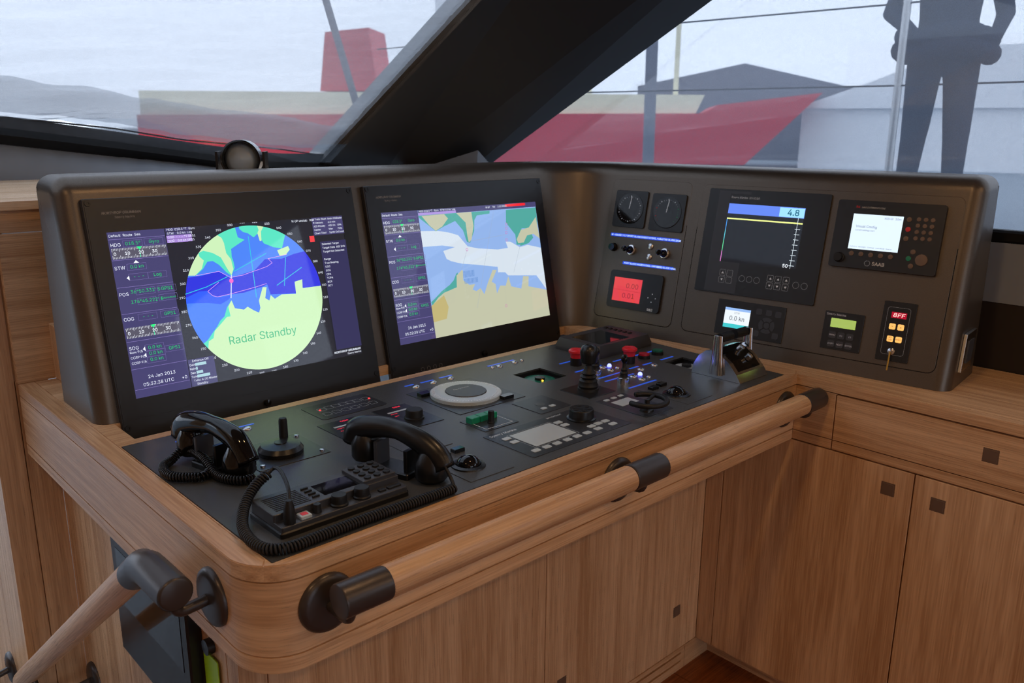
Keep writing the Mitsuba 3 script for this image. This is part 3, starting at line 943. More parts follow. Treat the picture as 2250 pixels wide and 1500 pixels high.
for x, m, c in ((1.327, "red_dark", "red"), (1.387, "green_dark", "green")):
    q = thing("round_button", f"low {c} push button on a black collar beside the grey display box", "button")
    part(q, "collar", lathe([(.0165, .0005), (.016, .009), (.014, .01)], 28, x, .362), "rubber_black", 40)
    part(q, "cap", lathe([(.015, .009), (.0145, .014), (0, .0145)], 28, x, .362), m, 40)
for x, y, lab in ((1.104, .25, "mini joystick with a chrome base in front of the blue pilot lights"), (1.104, .342, "mini joystick with a chrome base half hidden behind the tall lever")):
    q = thing("mini_joystick", lab, "joystick")
    part(q, "base", lathe([(.0155, .0005), (.0155, .015), (.013, .017), (0, .017)], 32, x, y), "chrome", 40)
    part(q, "boot", lathe([(.011, .016), (.009, .022), (.0105, .027), (.0075, .031), (.0085, .036), (.005, .041), (.0045, .052)], 24, x, y), "rubber_black", 40)
    part(q, "ball", lathe([(.004, .05), (.0085, .058), (.0088, .065), (.005, .072), (0, .073)], 24, x, y), "gloss_black", True)
q = thing("display_box", "low grey display box with a dark sunken screen behind the red buttons", "display")
a, b = rr(1.22, .434, 1.458, .6, .008), rr(1.228, .442, 1.45, .592, .008)
part(q, "case", loft([ring(a, .0005), ring(a, .012), ring(b, .034)]), "plastic_grey", 35)
part(q, "screen", slab(1.252, .455, 1.378, .565, .033, .0345, .002), "glass_black", False)
keys(q, [(1.415, .575 - .018 * i) for i in range(6)], .012, .009, .034, .037, "rubber_black")
q = thing("throttle_control", "chrome twin-lever throttle control at the right front corner of the panel", "throttle")
yz = [(.05, .001), (.194, .001), (.19, .025), (.175, .05), (.155, .066), (.135, .07), (.11, .062), (.085, .045), (.062, .02)]
part(q, "body", loft([np.array([(x, y, z) for y, z in yz]) for x in (1.31, 1.438)]), "chrome", False)
ff = loft([np.array([(x, y, z + .001) for y, z in ((.066, .025), (.087, .0475), (.112, .0645), (.132, .0715), (.132, .069), (.085, .044))]) for x in (1.326, 1.424)])
part(q, "face_plate", ff, "gloss_black", False)
for x, g in ((1.3, 1), (1.438, -1)):
    q2 = part(q, "lever", tube([(x + .005, .118, .012), (x + .005, .118, .05), (x + .005, .118, .112)], [.02, .016, .013], 20, sq=.45), "chrome", True)
    part(q, "grip", tube([(x + g * .012, .118, .104), (x + g * .06, .118, .104)], .012, 24), "rubber_black", 50)
for y, z in ((.108, .064), (.083, .046)):
    part(q, "knob", xf(lathe([(.009, 0), (.0085, .012), (0, .013)], 20), frame([1.39, y, z], [1, 0, 0], [0, .77, .63], [0, -.63, .77])), "steel", 40)


def handset(lab, ear, mouth, mat):
    q = thing("telephone_handset", lab, "handset")
    d = np.array(mouth) - np.array(ear)
    L = np.linalg.norm(d)
    d = d / L
    F = frame([ear[0], ear[1], 0], [d[0], d[1], 0], [-d[1], d[0], 0], [0, 0, 1])
    arch, _ = smooth_path([(-.024, 0, .04), (-.016, 0, .064), (.03, 0, .079), (.08, 0, .081), (.13, 0, .069), (L + .012, 0, .05), (L + .026, 0, .028)], 30)
    part(q, "handle", tube(arch, [.014 + .005 * abs(math.cos(i / 29 * math.pi)) for i in range(30)], 20, sq=1.25), mat, True, F)
    part(q, "ear_cup", lathe([(.022, .012), (.026, .018), (.026, .045), (.018, .06)], 32, .002, 0), mat, 50, F)
    part(q, "mouth_cup", lathe([(.024, .003), (.03, .01), (.029, .036), (.017, .058)], 32, L, 0), mat, 50, F)
    c = thing("handset_cradle", "black cradle under the " + lab.split(" with")[0].split(" handset")[0] + " handset", "cradle")
    part(c, "base", slab(.032, -.026, L - .034, .026, .0005, .012, .004, .002), "satin_black", False, F)
    part(c, "rest", slab(.036, -.019, .044, .019, .011, .056, .002), "plastic_grey", False, F)
    part(c, "rest", slab(L - .048, -.019, L - .04, .019, .011, .052, .002), "satin_black", False, F)
    return q


handset("glossy left telephone handset on the control panel", (.118, .482), (.148, .347), "gloss_black")
handset("satin right telephone handset behind the radio", (.345, .243), (.388, .098), "satin_black")
c1 = [(.153, .299), (.132, .301), (.115, .323), (.108, .358), (.11, .4), (.112, .438), (.109, .464), (.098, .478), (.078, .476), (.056, .457), (.046, .427), (.048, .4), (.059, .384), (.073, .372), (.085, .364), (.099, .37), (.121, .398), (.128, .414)]
q = thing("coiled_cord", "glossy coiled cord looped beside the left handset", "cord")
part(q, "coil", coil([(x, y, .0105 + (.012 if 3 < i < 8 else 0)) for i, (x, y) in enumerate(c1)], .0068, .0021, .0052), "gloss_black", True)
q = thing("long_coiled_cord", "long matt coiled cord lying along the front edge of the panel", "cord")
c2 = [(.385, .031, .0098), (.369, .03, .0095), (.289, .031, .0095), (.204, .033, .0095), (.117, .031, .0095), (.078, .03, .0095), (.05, .042, .0095), (.041, .075, .0095), (.046, .12, .013), (.063, .156, .022), (.084, .18, .034), (.107, .194, .046), (.128, .197, .056)]
part(q, "coil", coil(c2, .007, .0022, .0052), "rubber_black", True)
pa, _ = smooth_path([(.128, .197, .056), (.142, .2, .062), (.138, .17, .066), (.12, .115, .064), (.108, .088, .05)], 24)
part(q, "lead", tube(pa, .0032, 8), "rubber_black", True)
pa, _ = smooth_path([(.385, .031, .0098), (.39, .045, .02), (.388, .062, .042)], 16)
part(q, "lead", tube(pa, .0034, 8), "rubber_black", True)
part(q, "plug", lathe([(.009, .018), (.0095, .03), (.008, .045), (.005, .056)], 20, .104, .084), "rubber_black", 40)
q = RAD = thing("radio_telephone", "black marine radio with a speaker grille, knobs and a round-key pad", "radio")
part(q, "base", slab(.083, .073, .322, .18, .0005, .01, .006, .002), "satin_black", False)
part(q, "front_step", slab(.086, .075, .319, .11, .009, .018, .003, .001), "plastic_grey", False)
part(q, "deck", slab(.086, .1, .319, .176, .009, .03, .003, .001), "plastic_grey", False)
for i in range(9):
    part(q, "grille_slot", slab(.096, .11 + .0062 * i, .157, .1132 + .0062 * i, .0296, .0303), "dark_joint", False)
part(q, "display", slab(.183, .113, .25, .158, .0298, .0304), "glass_black", False)
for i in range(4):
    part(q, "slider", slab(.163, .116 + .0125 * i, .176, .12 + .0125 * i, .03, .033, .001), "rubber_black", False)
part(q, "keypad", slab(.252, .104, .316, .174, .029, .036, .002, .001), "plastic_grey", False)
for i in range(12):
    part(q, "key", lathe([(.0062, .036), (.006, .039), (0, .0392)], 18, .265 + .019 * (i % 3), .163 - .0165 * (i // 3)), "rubber_black", 40)
knob(q, .195, .09, .0125, .018, .018)
knob(q, .238, .09, .0125, .018, .018)
knob(q, .155, .09, .006, .018, .014)
part(q, "cover", slab(.122, .08, .141, .098, .018, .023, .002, .001), "lcd_grey", False)
part(q, "alarm_button", slab(.126, .084, .137, .094, .0228, .0236, .002), "red_plastic", False)
keys(q, [(.276, .088)], .013, .009, .018, .021, "rubber_black")
keys(q, [(.3, .088)], .026, .009, .018, .021, "rubber_black")

# ================================================================== the two monitors
def monitor(lab, x0, x1, sx0, sx1):
    q = thing("monitor", lab, "monitor")
    part(q, "case", slab(x0, -.07, x1, .471, -.012, 0.0, .003, .0012), "bezel_black", False, MONF)
    part(q, "bezel", extrude(sbox(x0 + .004, .0075, x1 - .004, .467).difference(sbox(sx0, .0465, sx1, .3995)), 0, .0012), "bezel_black", False, MONF)
    part(q, "lower_bezel", slab(x0 + .004, -.07, x1 - .004, .0045, 0, .0012), "bezel_black", False, MONF)
    for x, y in ((x0 + .011, .461), (x1 - .011, .461), (x0 + .011, -.012), (x1 - .011, -.012)):
        part(q, "screw", lathe([(.0065, .0012), (.006, .003), (.003, .003), (.0029, .0015), (0, .0015)], 16, x, y), "satin_black", False, MONF)
    for i, dx in enumerate((.103, .124, .145, .165)):
        part(q, "touch_key", extrude(outline(circ(.0055, 20, x0 + dx, -.03), .0006), .0012, .0015), "print_ink", False, MONF, color=S(120, 118, 116))
    part(q, "dimmer_knob", lathe([(.008, .0012), (.0075, .01), (0, .011)], 18, x0 + .325, -.024), "gloss_black", 40, MONF)
    print_part(q, [txt("NORTHROP GRUMMAN", .0052, x0 + .034, .437, z=.0014, bold=True, slant=.2), txt("Sperry Marine", .0045, x0 + .1, .428, "r", z=.0014)], MONF, S(140, 134, 128))
    return q


PUR, PUD, WH, GN = [.055, .05, .14], [.03, .028, .085], [.8, .85, .95], [.02, .55, .16]
LND, TEA, BLU, DEP = [.52, .74, .42], [.09, .66, .46], [.065, .2, .78], [.03, .035, .62]


def side_panel(s):
    s.rect(0, 0, 405, 1200, PUR)
    for y in (53, 202, 398, 588, 790, 990, 1140):
        s.line([(4, y), (402, y)], 3, [.2, .16, .4])
    s.text("Default  Route  Sea", 18, 8, 36, WH)
    for t, y in (("HDG", 105), ("STW", 270), ("POS", 460), ("COG", 640), ("SOG", 850)):
        s.text(t, 24, 10, y, WH)
    for t, x, y in (("018.5°", 165, 100), ("Gyro", 315, 98), ("0.0 kn", 165, 268), ("- - -", 165, 340), ("Log", 300, 340), ("36°50.331' S", 195, 448), ("174°45.222' E", 195, 520), ("GPS1", 350, 448), ("Autonomous", 350, 512), ("- - -", 180, 634), ("GPS1", 340, 634), ("0.0 kn", 190, 862), ("0.0 kn", 190, 905), ("0.0 kn", 190, 950), ("GPS1", 330, 890)):
        s.frame(x - 68, y - 34, x + 68, y + 14, 2, [.16, .13, .34])
        s.text(t, 14 if t == "Autonomous" else 24, x, y, GN, "c")
    for y in (118, 690):
        s.rect(10, y, 400, y + 76, [.09, .085, .12])
        s.lines([[(14 + 10.5 * i, y), (14 + 10.5 * i, y + (24 if i % 5 == 0 else 15))] for i in range(37)] + [[(14 + 10.5 * i, y + 76), (14 + 10.5 * i, y + (52 if i % 5 == 0 else 61))] for i in range(37)], 2.5, WH)
        s.poly([(185, y - 2), (225, y - 2), (205, y + 20)], [.03, .9, .2])
        s.line([(205, y), (205, y + 76)], 4, [.03, .7, .3])
        s.text("0       10       20       30", 22, 20, y + 50, WH, bold=True)
    for p in ([(145, 232), (185, 232), (165, 212)], [(80, 335), (100, 318), (100, 352)], [(105, 855), (122, 838), (122, 872)], [(105, 900), (122, 884), (122, 916)]):
        s.poly(p, WH)
    for t, y in (("Bow P/S", 876), ("CCRP P/S", 915), ("CCRP F/A", 955)):
        s.text(t, 17, 10, y, WH)
    s.text("24 Jan 2013", 24, 205, 1070, WH, "c")
    s.text("05:32:38 UTC", 24, 175, 1122, WH, "c")
    s.text("+0", 24, 364, 1122, WH, "c")


q = monitor("left monitor showing a round radar picture with a standby message", .086, .732, .1235, .689)
s = Screen(1920, 1200, .1235, .0465, .689, .3995)
s.rect(0, 0, 1920, 1200, [.018, .018, .026])
disc = Polygon(circ(574, 120, 1049, 598))
s.poly(disc, BLU)
RADAR = [(DEP, [(491, 379), (628, 376), (766, 358), (810, 386), (854, 415), (895, 410), (1058, 380), (1160, 302), (1307, 312), (1422, 283), (1536, 268), (1700, 351), (1700, 571), (1457, 569), (1385, 510), (1384, 605), (1160, 587), (1145, 502), (1105, 517), (940, 545), (830, 546), (721, 551), (686, 533), (575, 561), (461, 574)]),
 ([.03, .1, .8], [(588, 492), (649, 495), (685, 537), (749, 555), (834, 551), (809, 581), (739, 610), (637, 587), (466, 570), (474, 529)]),
 (TEA, [(544, 893), (591, 867), (633, 822), (680, 777), (712, 735), (751, 707), (783, 640), (827, 591), (837, 619), (818, 721), (760, 766), (703, 809), (654, 868), (588, 966), (564, 938)]),
 (LND, [(574, 963), (596, 878), (636, 860), (655, 807), (712, 761), (769, 714), (799, 714), (794, 637), (827, 591), (845, 656), (916, 677), (950, 658), (999, 696), (1037, 718), (1054, 681), (1052, 623), (1102, 521), (1135, 525), (1109, 610), (1141, 634), (1159, 592), (1190, 626), (1254, 599), (1383, 610), (1388, 510), (1459, 498), (1451, 571), (1700, 571), (1700, 1200), (715, 1250)]),
 (TEA, [(582, 371), (646, 326), (689, 275), (732, 274), (775, 307), (827, 374), (861, 402), (897, 343), (896, 295), (888, 256), (894, 195), (949, 167), (1016, 134), (964, 110), (954, 33), (950, -1), (848, 16), (620, 200)]),
 (LND, [(450, 357), (577, 370), (637, 325), (663, 263), (635, 232), (631, 204), (671, 189), (743, 214), (800, 253), (837, 347), (862, 397), (885, 352), (879, 275), (849, 224), (844, 143), (832, 104), (806, 83), (776, 34), (541, 131)]),
 (TEA, [(984, 2), (987, 45), (1012, 71), (1050, 84), (1095, 121), (1131, 95), (1173, 176), (1251, 213), (1323, 229), (1400, 53), (1154, -1)]),
 (LND, [(1136, 13), (1146, 67), (1132, 90), (1141, 154), (1156, 155), (1165, 78), (1200, 32)]), (LND, [(1278, 240), (1291, 285), (1345, 286), (1390, 245), (1380, 214)])]
for c, p in RADAR:
    s.poly(Polygon(p).buffer(0).intersection(disc), c)
for p in ([(1051, 108), (1036, 596)], [(887, 371), (1180, 255)], [(1341, 305), (1291, 534)], [(1226, 521), (1472, 399)], [(479, 500), (650, 465), (828, 405)]):
    s.line(p, 6, [.03, .5, .65])
for p in ([(653, 500), (718, 461), (751, 441)], [(653, 500), (685, 537), (721, 551), (831, 541), (1038, 514), (1140, 496)], [(582, 371), (766, 358), (849, 415), (956, 407), (1165, 362), (1217, 337), (1187, 300), (1356, 282)]):
    s.line(p, 4, [.65, .3, .8])
s.line([(860, 397), (827, 574)], 8, [.6, .65, .9])
s.poly(circ(18, 20, 852, 441), [.8, .1, .5])
for a in range(36):
    an = math.radians(a * 10 - 103)
    s.text(f"{(a * 10) % 360:03d}", 17, 1049 + 603 * math.cos(an), 606 + 603 * math.sin(an), WH, "c")
s.text("Radar Standby", 62, 1040, 930, [.05, .42, .2], "c")
side_panel(s)
for y, c in ((0, PUR), (30, PUR), (56, [.35, .22, .6]), (84, [.35, .22, .6])):
    s.rect(410, y, 600, y + 26, c)
for i, t in enumerate(("HDG  018.5 °T  Gyro", "STW    0.0 kn  Log", "COG  - - - °T GPS1", "SOG    0.0 kn GPS1")):
    s.text(t, 16, 418, 20 + 28 * i, WH)
s.rect(408, 990, 610, 1195, PUR)
for i, (t, w) in enumerate((("Gain", 85), ("Rain", 14), ("Sea", 50), ("Tune", 100))):
    s.text(t, 16, 414, 1040 + 30 * i, WH)
    s.rect(460, 1022 + 30 * i, 460 + w, 1044 + 30 * i, [.35, .55, .6])
s.text("Enhance Off", 16, 440, 1012, WH)
s.text("TxRx: A (X) Master", 15, 430, 1160, WH)
s.text("Standby", 16, 450, 1188, WH)
s.rect(1625, 0, 1920, 150, PUR)
for i, (t, u, w) in enumerate((("R Trails Short", "0min 00s", "Radar"), ("R Vectors", "6.0 min", ""), ("AIS Priority", "AIS On", "CPA"), ("Center", "Max", "Help"), ("Chart Filled", "Synth On", "Coast"))):
    s.text(t, 15, 1635, 24 + 29 * i, WH)
    s.text(u, 15, 1775, 24 + 29 * i, WH)
    s.text(w, 15, 1862, 24 + 29 * i, WH)
s.text("N UP unstab   RM", 18, 1440, 28, WH)
s.rect(1580, 150, 1625, 200, [.75, .05, .06])
s.rect(1670, 205, 1920, 1130, PUD)
for i, t in enumerate(("Selected Target", "Target Data  AIS Info", "Target Not Selected", "", "Range", "True Bearing", "COG", "SOG", "CPA", "TCPA", "BCR", "BCT")):
    s.text(t, 16, 1685, 235 + 32 * i, WH) if t else None
s.text("NORTHROP GRUMMAN", 17, 1905, 1160, WH, "r", True, slant=.2)
s.text("Sperry Marine", 15, 1905, 1185, WH, "r")
m, c = s.mesh()
part(q, "display", m, "screen_glass", False, shift(MONF, 0, 0, .0002), color=c, emit="vertex", weight=1.0)

q = monitor("right monitor showing a pale harbour chart", .766, 1.415, .809, 1.379)
s = Screen(1920, 1200, .809, .0465, 1.379, .3995)
LB, WT, LD, TL = [.24, .38, .68], [.56, .63, .7], [.45, .46, .33], [.07, .33, .29]
s.rect(0, 0, 1920, 1200, LB)
full = sbox(0, 0, 1920, 1200)
CHART = [(WT, [(402, 194), (601, 206), (731, 231), (841, 266), (890, 324), (938, 382), (1064, 413), (1317, 447), (1457, 444), (1438, 378), (1502, 384), (1620, 450), (1735, 436), (1920, 483), (1920, 921), (1802, 762), (1411, 719), (1375, 683), (1281, 673), (1287, 619), (1181, 600), (983, 564), (837, 541), (716, 506), (663, 479), (635, 400), (781, 376), (631, 347), (402, 342)]),
 (TL, [(407, 68), (582, 208), (685, 170), (829, 128), (909, 225), (937, 336), (974, 354), (1048, 236), (1068, 136), (1107, 92), (1275, 84), (1281, 56), (407, 50), (407, 142)]),
 (TL, [(1499, 60), (1920, 60), (1914, 237), (1793, 269), (1682, 261), (1623, 386), (1693, 424), (1582, 423), (1582, 318), (1477, 189)]), (TL, [(1720, 345), (1814, 328), (1828, 370), (1749, 421), (1634, 439), (1616, 418)]),
 (TL, [(409, 861), (462, 831), (549, 774), (654, 727), (710, 688), (750, 631), (772, 619), (735, 759), (642, 786), (541, 811), (421, 900)]),
 (LD, [(442, 56), (707, 54), (747, 99), (666, 169), (582, 204), (517, 150)]), (LD, [(854, 53), (1044, 53), (1047, 189), (1001, 318), (960, 349), (953, 283), (954, 152)]), (LD, [(1902, 157), (1920, 386), (1837, 330), (1744, 339), (1685, 407), (1607, 409), (1593, 367), (1668, 276), (1783, 260)]),
 (LD, [(400, 906), (500, 828), (574, 792), (664, 773), (735, 759), (752, 647), (825, 601), (838, 610), (825, 701), (894, 755), (965, 755), (924, 804), (971, 825), (1027, 801), (1064, 868), (1126, 766), (1214, 642), (1266, 648), (1180, 757), (1227, 785), (1229, 880), (1286, 808), (1359, 817), (1410, 727), (1431, 833), (1565, 873), (1613, 749), (1690, 758), (1668, 861), (1920, 929), (1920, 1200), (400, 1200)]),
 ([.45, .38, .16], [(402, 897), (569, 814), (604, 931), (564, 1038), (400, 1051)])]
for c, p in CHART:
    s.poly(Polygon(p).buffer(0).intersection(full), c)
s.lines([[(845 + 16 * i, 615), (838 + 16 * i, 678)] for i in range(9)] + [[(845 + 16 * i, 690), (842 + 16 * i, 740)] for i in range(11)], 6, [.1, .22, .5])
for p in ([(921, 419), (826, 594)], [(1331, 67), (948, 992)], [(957, 337), (1453, 307)], [(1639, 412), (1492, 696)]):
    s.line(p, 2.5, [.3, .35, .42])
for x, y in ((924, 413), (1479, 205), (1471, 245), (1462, 288), (1453, 362), (1328, 1018)):
    s.poly(Polygon(circ(15, 20, x, y)).difference(Polygon(circ(11, 20, x, y))), [.55, .15, .4])
side_panel(s)
s.rect(405, 0, 1920, 52, PUR)
s.rect(405, 28, 850, 52, [.35, .25, .6])
s.rect(1490, 4, 1770, 30, [.75, .02, .03])
s.text("HDG 018.5 °T   Gyro   STW 0.0 kn  Log", 17, 415, 22, WH)
s.text("N UP     TM     1:12 000 A", 17, 1230, 30, WH)
m, c = s.mesh()
part(q, "display", m, "screen_glass", False, shift(MONF, 0, 0, .0002), color=c, emit="vertex", weight=1.0)

# ================================================================== instruments on the right of the housing
PF = shift(PODF, 0, 0, .0012)
for (x0, y0, x1, y1), lab, g in (((-.688, .323, -.574, .435), "square wind gauge with a full ring of white ticks, left of the pair", 0), ((-.557, .321, -.443, .432), "square wind gauge with red and green arcs, right of the pair", 1)):
    q = plate("wind_gauge", lab, "gauge", x0, y0, x1, y1, "bezel_black", .006, PF, .006)
    mx, my = (x0 + x1) / 2, (y0 + y1) / 2
    part(q, "dial", lathe([(.047, .006), (.047, .0075), (.045, .0078), (0, .0078)], 48, mx, my), "glass_black", 40, PF)
    tk = [(math.radians(90 + 12 * i), 1 if i % 3 == 0 else 0) for i in range(30) if not g or abs(((12 * i + 180) % 360) - 180) < 140]
    print_part(q, [(extrude(line_poly([(mx + .0365 * math.cos(a), my + .0365 * math.sin(a)), (mx + (.0405 if b else .038) * math.cos(a), my + (.0405 if b else .038) * math.sin(a))], .0022 if b else .0012), .0079, .0081), S(190, 20, 30) if g and 150 < math.degrees(a) < 240 else S(10, 150, 90) if g and (math.degrees(a) % 360 > 300 or math.degrees(a) % 360 < 30) else W) for a, b in tk] + [(extrude(line_poly([(mx - .002, my), (mx + .003, my + .038)], .0022), .0082, .0088), W)], PF, W, "dial_marks")
part(HOUSING, "backlit_label", slab(-.689, .292, -.447, .3025, .001, .0016, .003), "plate_black", False, PF, emit=(.006, .04, .5), weight=.03)
part(HOUSING, "backlit_label", slab(-.63, .209, -.452, .2185, .001, .0016, .003), "plate_black", False, PF, emit=(.006, .05, .6), weight=.03)
L1 = cat(*[txt(t, .0052, x, .2945, z=.0019, bold=True) for t, x in (("W-HOUSE / FLY B", -.686), ("PORT BLADE EASE", -.624), ("STAYSAIL FURL", -.56), ("STBD BLADE EASE", -.505))], *[txt(t, .0052, x, .211, z=.0019, bold=True) for t, x in (("PORT BLADE HAUL", -.625), ("STAYSAIL UNFURL", -.565), ("STBD BLADE HAUL", -.508))])
part(HOUSING, "lettering", L1, "lcd_grey", False, PF, emit=(.5, .7, 1.6), weight=.03)
knob(HOUSING, -.671, .258, .011, .001, .016, "gloss_black", PF, "rotary_switch")
for x in (-.606, -.488):
    part(HOUSING, "toggle_collar", lathe([(.0155, .001), (.0155, .007), (.012, .009)], 28, x, .255), "chrome", 40, PF)
    part(HOUSING, "toggle", lathe([(.012, .006), (.01, .018), (.004, .024), (.004, .036), (.0085, .042), (.006, .05), (0, .052)], 24, x, .255), "gloss_black", 40, PF)
for y in (.272, .24):
    part(HOUSING, "push_button", lathe([(.0095, .001), (.0095, .003), (.007, .005), (0, .006)], 20, -.5405, y), "steel", 40, PF)
q = plate("instrument_display", "black display with a red screen reading zero, lowest on the left", "display", -.662, .074, -.476, .189, "bezel_black", .009, PF, .01)
s = Screen(100, 74, -.644, .0955, -.5445, .168)
s.rect(0, 0, 100, 74, [.62, .035, .04])
s.line([(0, 38), (100, 40)], .8, [.3, .01, .01])
s.text("0.00", 15, 88, 31, [.18, .005, .008], "r")
s.text("0.01", 15, 78, 62, [.18, .005, .008], "r")
m, c = s.mesh()
part(q, "display", m, "screen_glass", False, shift(PF, 0, 0, .0092), color=c, emit="vertex", weight=.1)
print_part(q, [txt("B&G", .007, -.515, .079, z=.0094, bold=True)] + [txt("•", .008, x, y, z=.0094) for x, y in ((-.52, .115), (-.507, .103), (-.507, .127), (-.495, .115))], PF, W)
q = plate("echo_sounder", "large square echo sounder with a black screen reading 4.8", "display", -.3716, .162, -.022, .456, "bezel_black", .006, PF, .004)
part(q, "grey_strip", cat(slab(-.341, .166, -.306, .451, .006, .0063), slab(-.307, .166, -.246, .252, .006, .0063), slab(-.307, .443, -.245, .451, .006, .0063)), "plastic_grey", False, PF)
s = Screen(220, 164, -.306, .252, -.086, .416)
s.rect(0, 0, 220, 164, [.004, .005, .008])
s.rect(0, 0, 220, 28, [.1, .2, .75])
s.rect(150, 2, 219, 27, [.3, .65, .85])
s.text("4.8", 16, 205, 22, [.01, .12, .2], "r", True)
s.rect(0, 40, 219, 44, [.75, .8, .25])
for i in range(16):
    s.rect(0, 44 + 7.5 * i, 2, 44 + 7.5 * (i + 1), [[.05, .3, .8], [.1, .6, .7], [.1, .7, .3], [.7, .2, .6]][i // 4])
s.line([(205, 28), (205, 164)], 1.2, [.7, .8, .85])
s.lines([[(200, 58 + 14 * i), (215, 58 + 14 * i)] for i in range(8)], 1.2, [.7, .8, .85])
s.text("50", 9, 198, 162, [.8, .85, .9], "r", True)
m, c = s.mesh()
part(q, "display", m, "screen_glass", False, shift(PF, 0, 0, .0062), color=c, emit="vertex", weight=.1)
for x, y in [(-.292, .221), (-.27, .221), (-.292, .201), (-.27, .201), (-.15, .22), (-.128, .22), (-.105, .22), (-.15, .2), (-.128, .2), (-.105, .2)]:
    part(q, "key", extrude(outline(rr(x - .0085, y - .0085, x + .0085, y + .0085, .002), .0009), .0063, .0068), "print_ink", False, PF, color=GY)
for x in (-.232, -.21, -.188, -.077, -.054):
    part(q, "round_key", extrude(outline(circ(.0085, 24, x, .21), .0009), .0063, .0068), "print_ink", False, PF, color=GY)
print_part(q, [txt("Sperry Marine  ES 5100", .0055, -.303, .431, z=.0066)] + [txt("▲" if y > .21 else "▼", .006, x, y - .003, "c", z=.0066) for x, y in [(-.292, .221), (-.292, .201), (-.15, .22), (-.128, .22), (-.105, .22), (-.15, .2), (-.128, .2), (-.105, .2)]], PF, W)
q = plate("speed_log", "black speed log with a white screen reading 0.0 kn behind the throttle", "display", -.29, .049, -.092, .147, "plate_black", .004, PF)
s = Screen(100, 70, -.266, .07, -.19, .126)
s.rect(0, 0, 100, 70, [.72, .78, .82])
s.rect(0, 0, 100, 9, [.25, .42, .75])
s.rect(0, 56, 100, 70, [.05, .5, .52])
s.text("STW", 7, 48, 20, [.2, .22, .25], "c")
s.text("0.0 kn", 15, 50, 43, [.02, .03, .05], "c")
m, c = s.mesh()
part(q, "display", m, "screen_glass", False, shift(PF, 0, 0, .0042), color=c, emit="vertex", weight=.1)
keys(q, [(-.166, .126), (-.138, .126), (-.111, .125), (-.166, .066), (-.111, .066)], .017, .017, .004, .0052, "plastic_grey", PF)
for i in range(4):
    a = np.radians(np.linspace(i * 90 + 50, i * 90 + 130, 8))
    part(q, "arrow_key", extrude(Polygon([(-.139 + .023 * math.cos(t), .091 + .022 * math.sin(t)) for t in a] + [(-.139 + .011 * math.cos(t), .091 + .011 * math.sin(t)) for t in a[::-1]]), .004, .0052), "plastic_grey", False, PF)
part(q, "enter_key", lathe([(.0085, .004), (.0085, .0052), (0, .0052)], 20, -.139, .091), "plastic_grey", False, PF)
q = plate("navigation_unit", "black navigation unit with a bright white screen and a number pad", "display", 0.0, .272, .258, .444, "bezel_black", .012, PF, .006)
s = Screen(120, 89, .043, .3205, .1645, .41)
s.rect(0, 0, 120, 89, [.68, .8, .95])
for t, h, x, y in (("AIS G!  10m", 5, 88, 10), ("Visual Config", 6, 10, 34), ("current settings start", 3.5, 10, 42), ("Switch to   Backlight   Contrast   Lock Mode   Bottom", 3, 4, 84)):
    s.text(t, h, x if x < 80 else 76, y, [.1, .13, .18])
m, c = s.mesh()
part(q, "display", m, "screen_glass", False, shift(PF, 0, 0, .0122), color=c, emit="vertex", weight=.15)
for x, y, mt in [(.178, .404, "latch_bronze"), (.179, .38, "red_plastic"), (.178, .357, "latch_bronze")] + [(.054 + .024 * i, .309, "latch_bronze") for i in range(5)] + [(.2, .326, "latch_bronze"), (.192, .309, "green_plastic"), (.2, .291, "latch_bronze")]:
    part(q, "key", lathe([(.0062, .012), (.006, .0135), (0, .014)], 18, x, y), mt, 40, PF)
for i in range(12):
    part(q, "number_key", lathe([(.0055, .012), (.005, .0135), (0, .0136)], 16, .2 + .016 * (i % 3), .406 - .0155 * (i // 3)), "latch_bronze", 40, PF)
part(q, "cursor_disc", lathe([(.0145, .012), (.014, .0145), (0, .015)], 32, .222, .308), "latch_bronze", 40, PF)
knob(q, .025, .296, .011, .012, .014, "rubber_black", PF)
print_part(q, [txt("SAAB", .0085, .108, .283, z=.0124, bold=True), txt("NAVIGATION SYSTEM", .0038, .06, .425, z=.0124), (extrude(outline(circ(.0065, 24, .097, .287), .0012), .0122, .0125), GY), (txt("R4", .0055, .046, .425, z=.0124, bold=True), S(200, 30, 40))], PF, S(200, 196, 190))
q = plate("log_keypad", "small black keypad with a lime green screen and six keys", "keypad", .013, .058, .113, .156, "plate_black", .004, PF)
part(q, "display", slab(.031, .1155, .0945, .139, .004, .0044), "lcd_grey", False, PF, emit=(.2, .32, .006), weight=.05)
keys(q, [(.04 + .0225 * (i % 3), .0955 - .023 * (i // 3)) for i in range(6)], .018, .018, .004, .0055, "plastic_grey", PF)
print_part(q, [txt("Sperry Marine", .0055, .017, .146, z=.0043)] + [txt(t, .004, .04 + .0225 * (i % 3), .0935 - .023 * (i // 3), "c", z=.0057) for i, t in enumerate(("MENU", "F2", "F3", "SHIFT", "RESET", "ENTER"))], PF, S(205, 210, 225))
q = plate("watch_alarm", "narrow black watch alarm with a red readout, amber keys and a key switch", "alarm", .154, .053, .231, .201, "plate_black", .004, PF)
part(q, "border", extrude(outline(rr(.165, .069, .2185, .187, .006), .0007), .004, .0044), "print_ink", False, PF, color=GY)
s = Screen(36, 15, .175, .1605, .211, .1755)
s.rect(0, 0, 36, 15, [.35, .004, .02])
s.text("8FF", 9.5, 18, 12, [1.0, .55, .5], "c", True, slant=.15, sx=1.25)
m, c = s.mesh()
part(q, "display", m, "screen_glass", False, shift(PF, 0, 0, .0042), color=c, emit="vertex", weight=.05)
keys(q, [(.182, .139), (.202, .139), (.182, .108), (.202, .108)], .015, .015, .004, .006, "lcd_grey", PF, (.85, .36, .04))
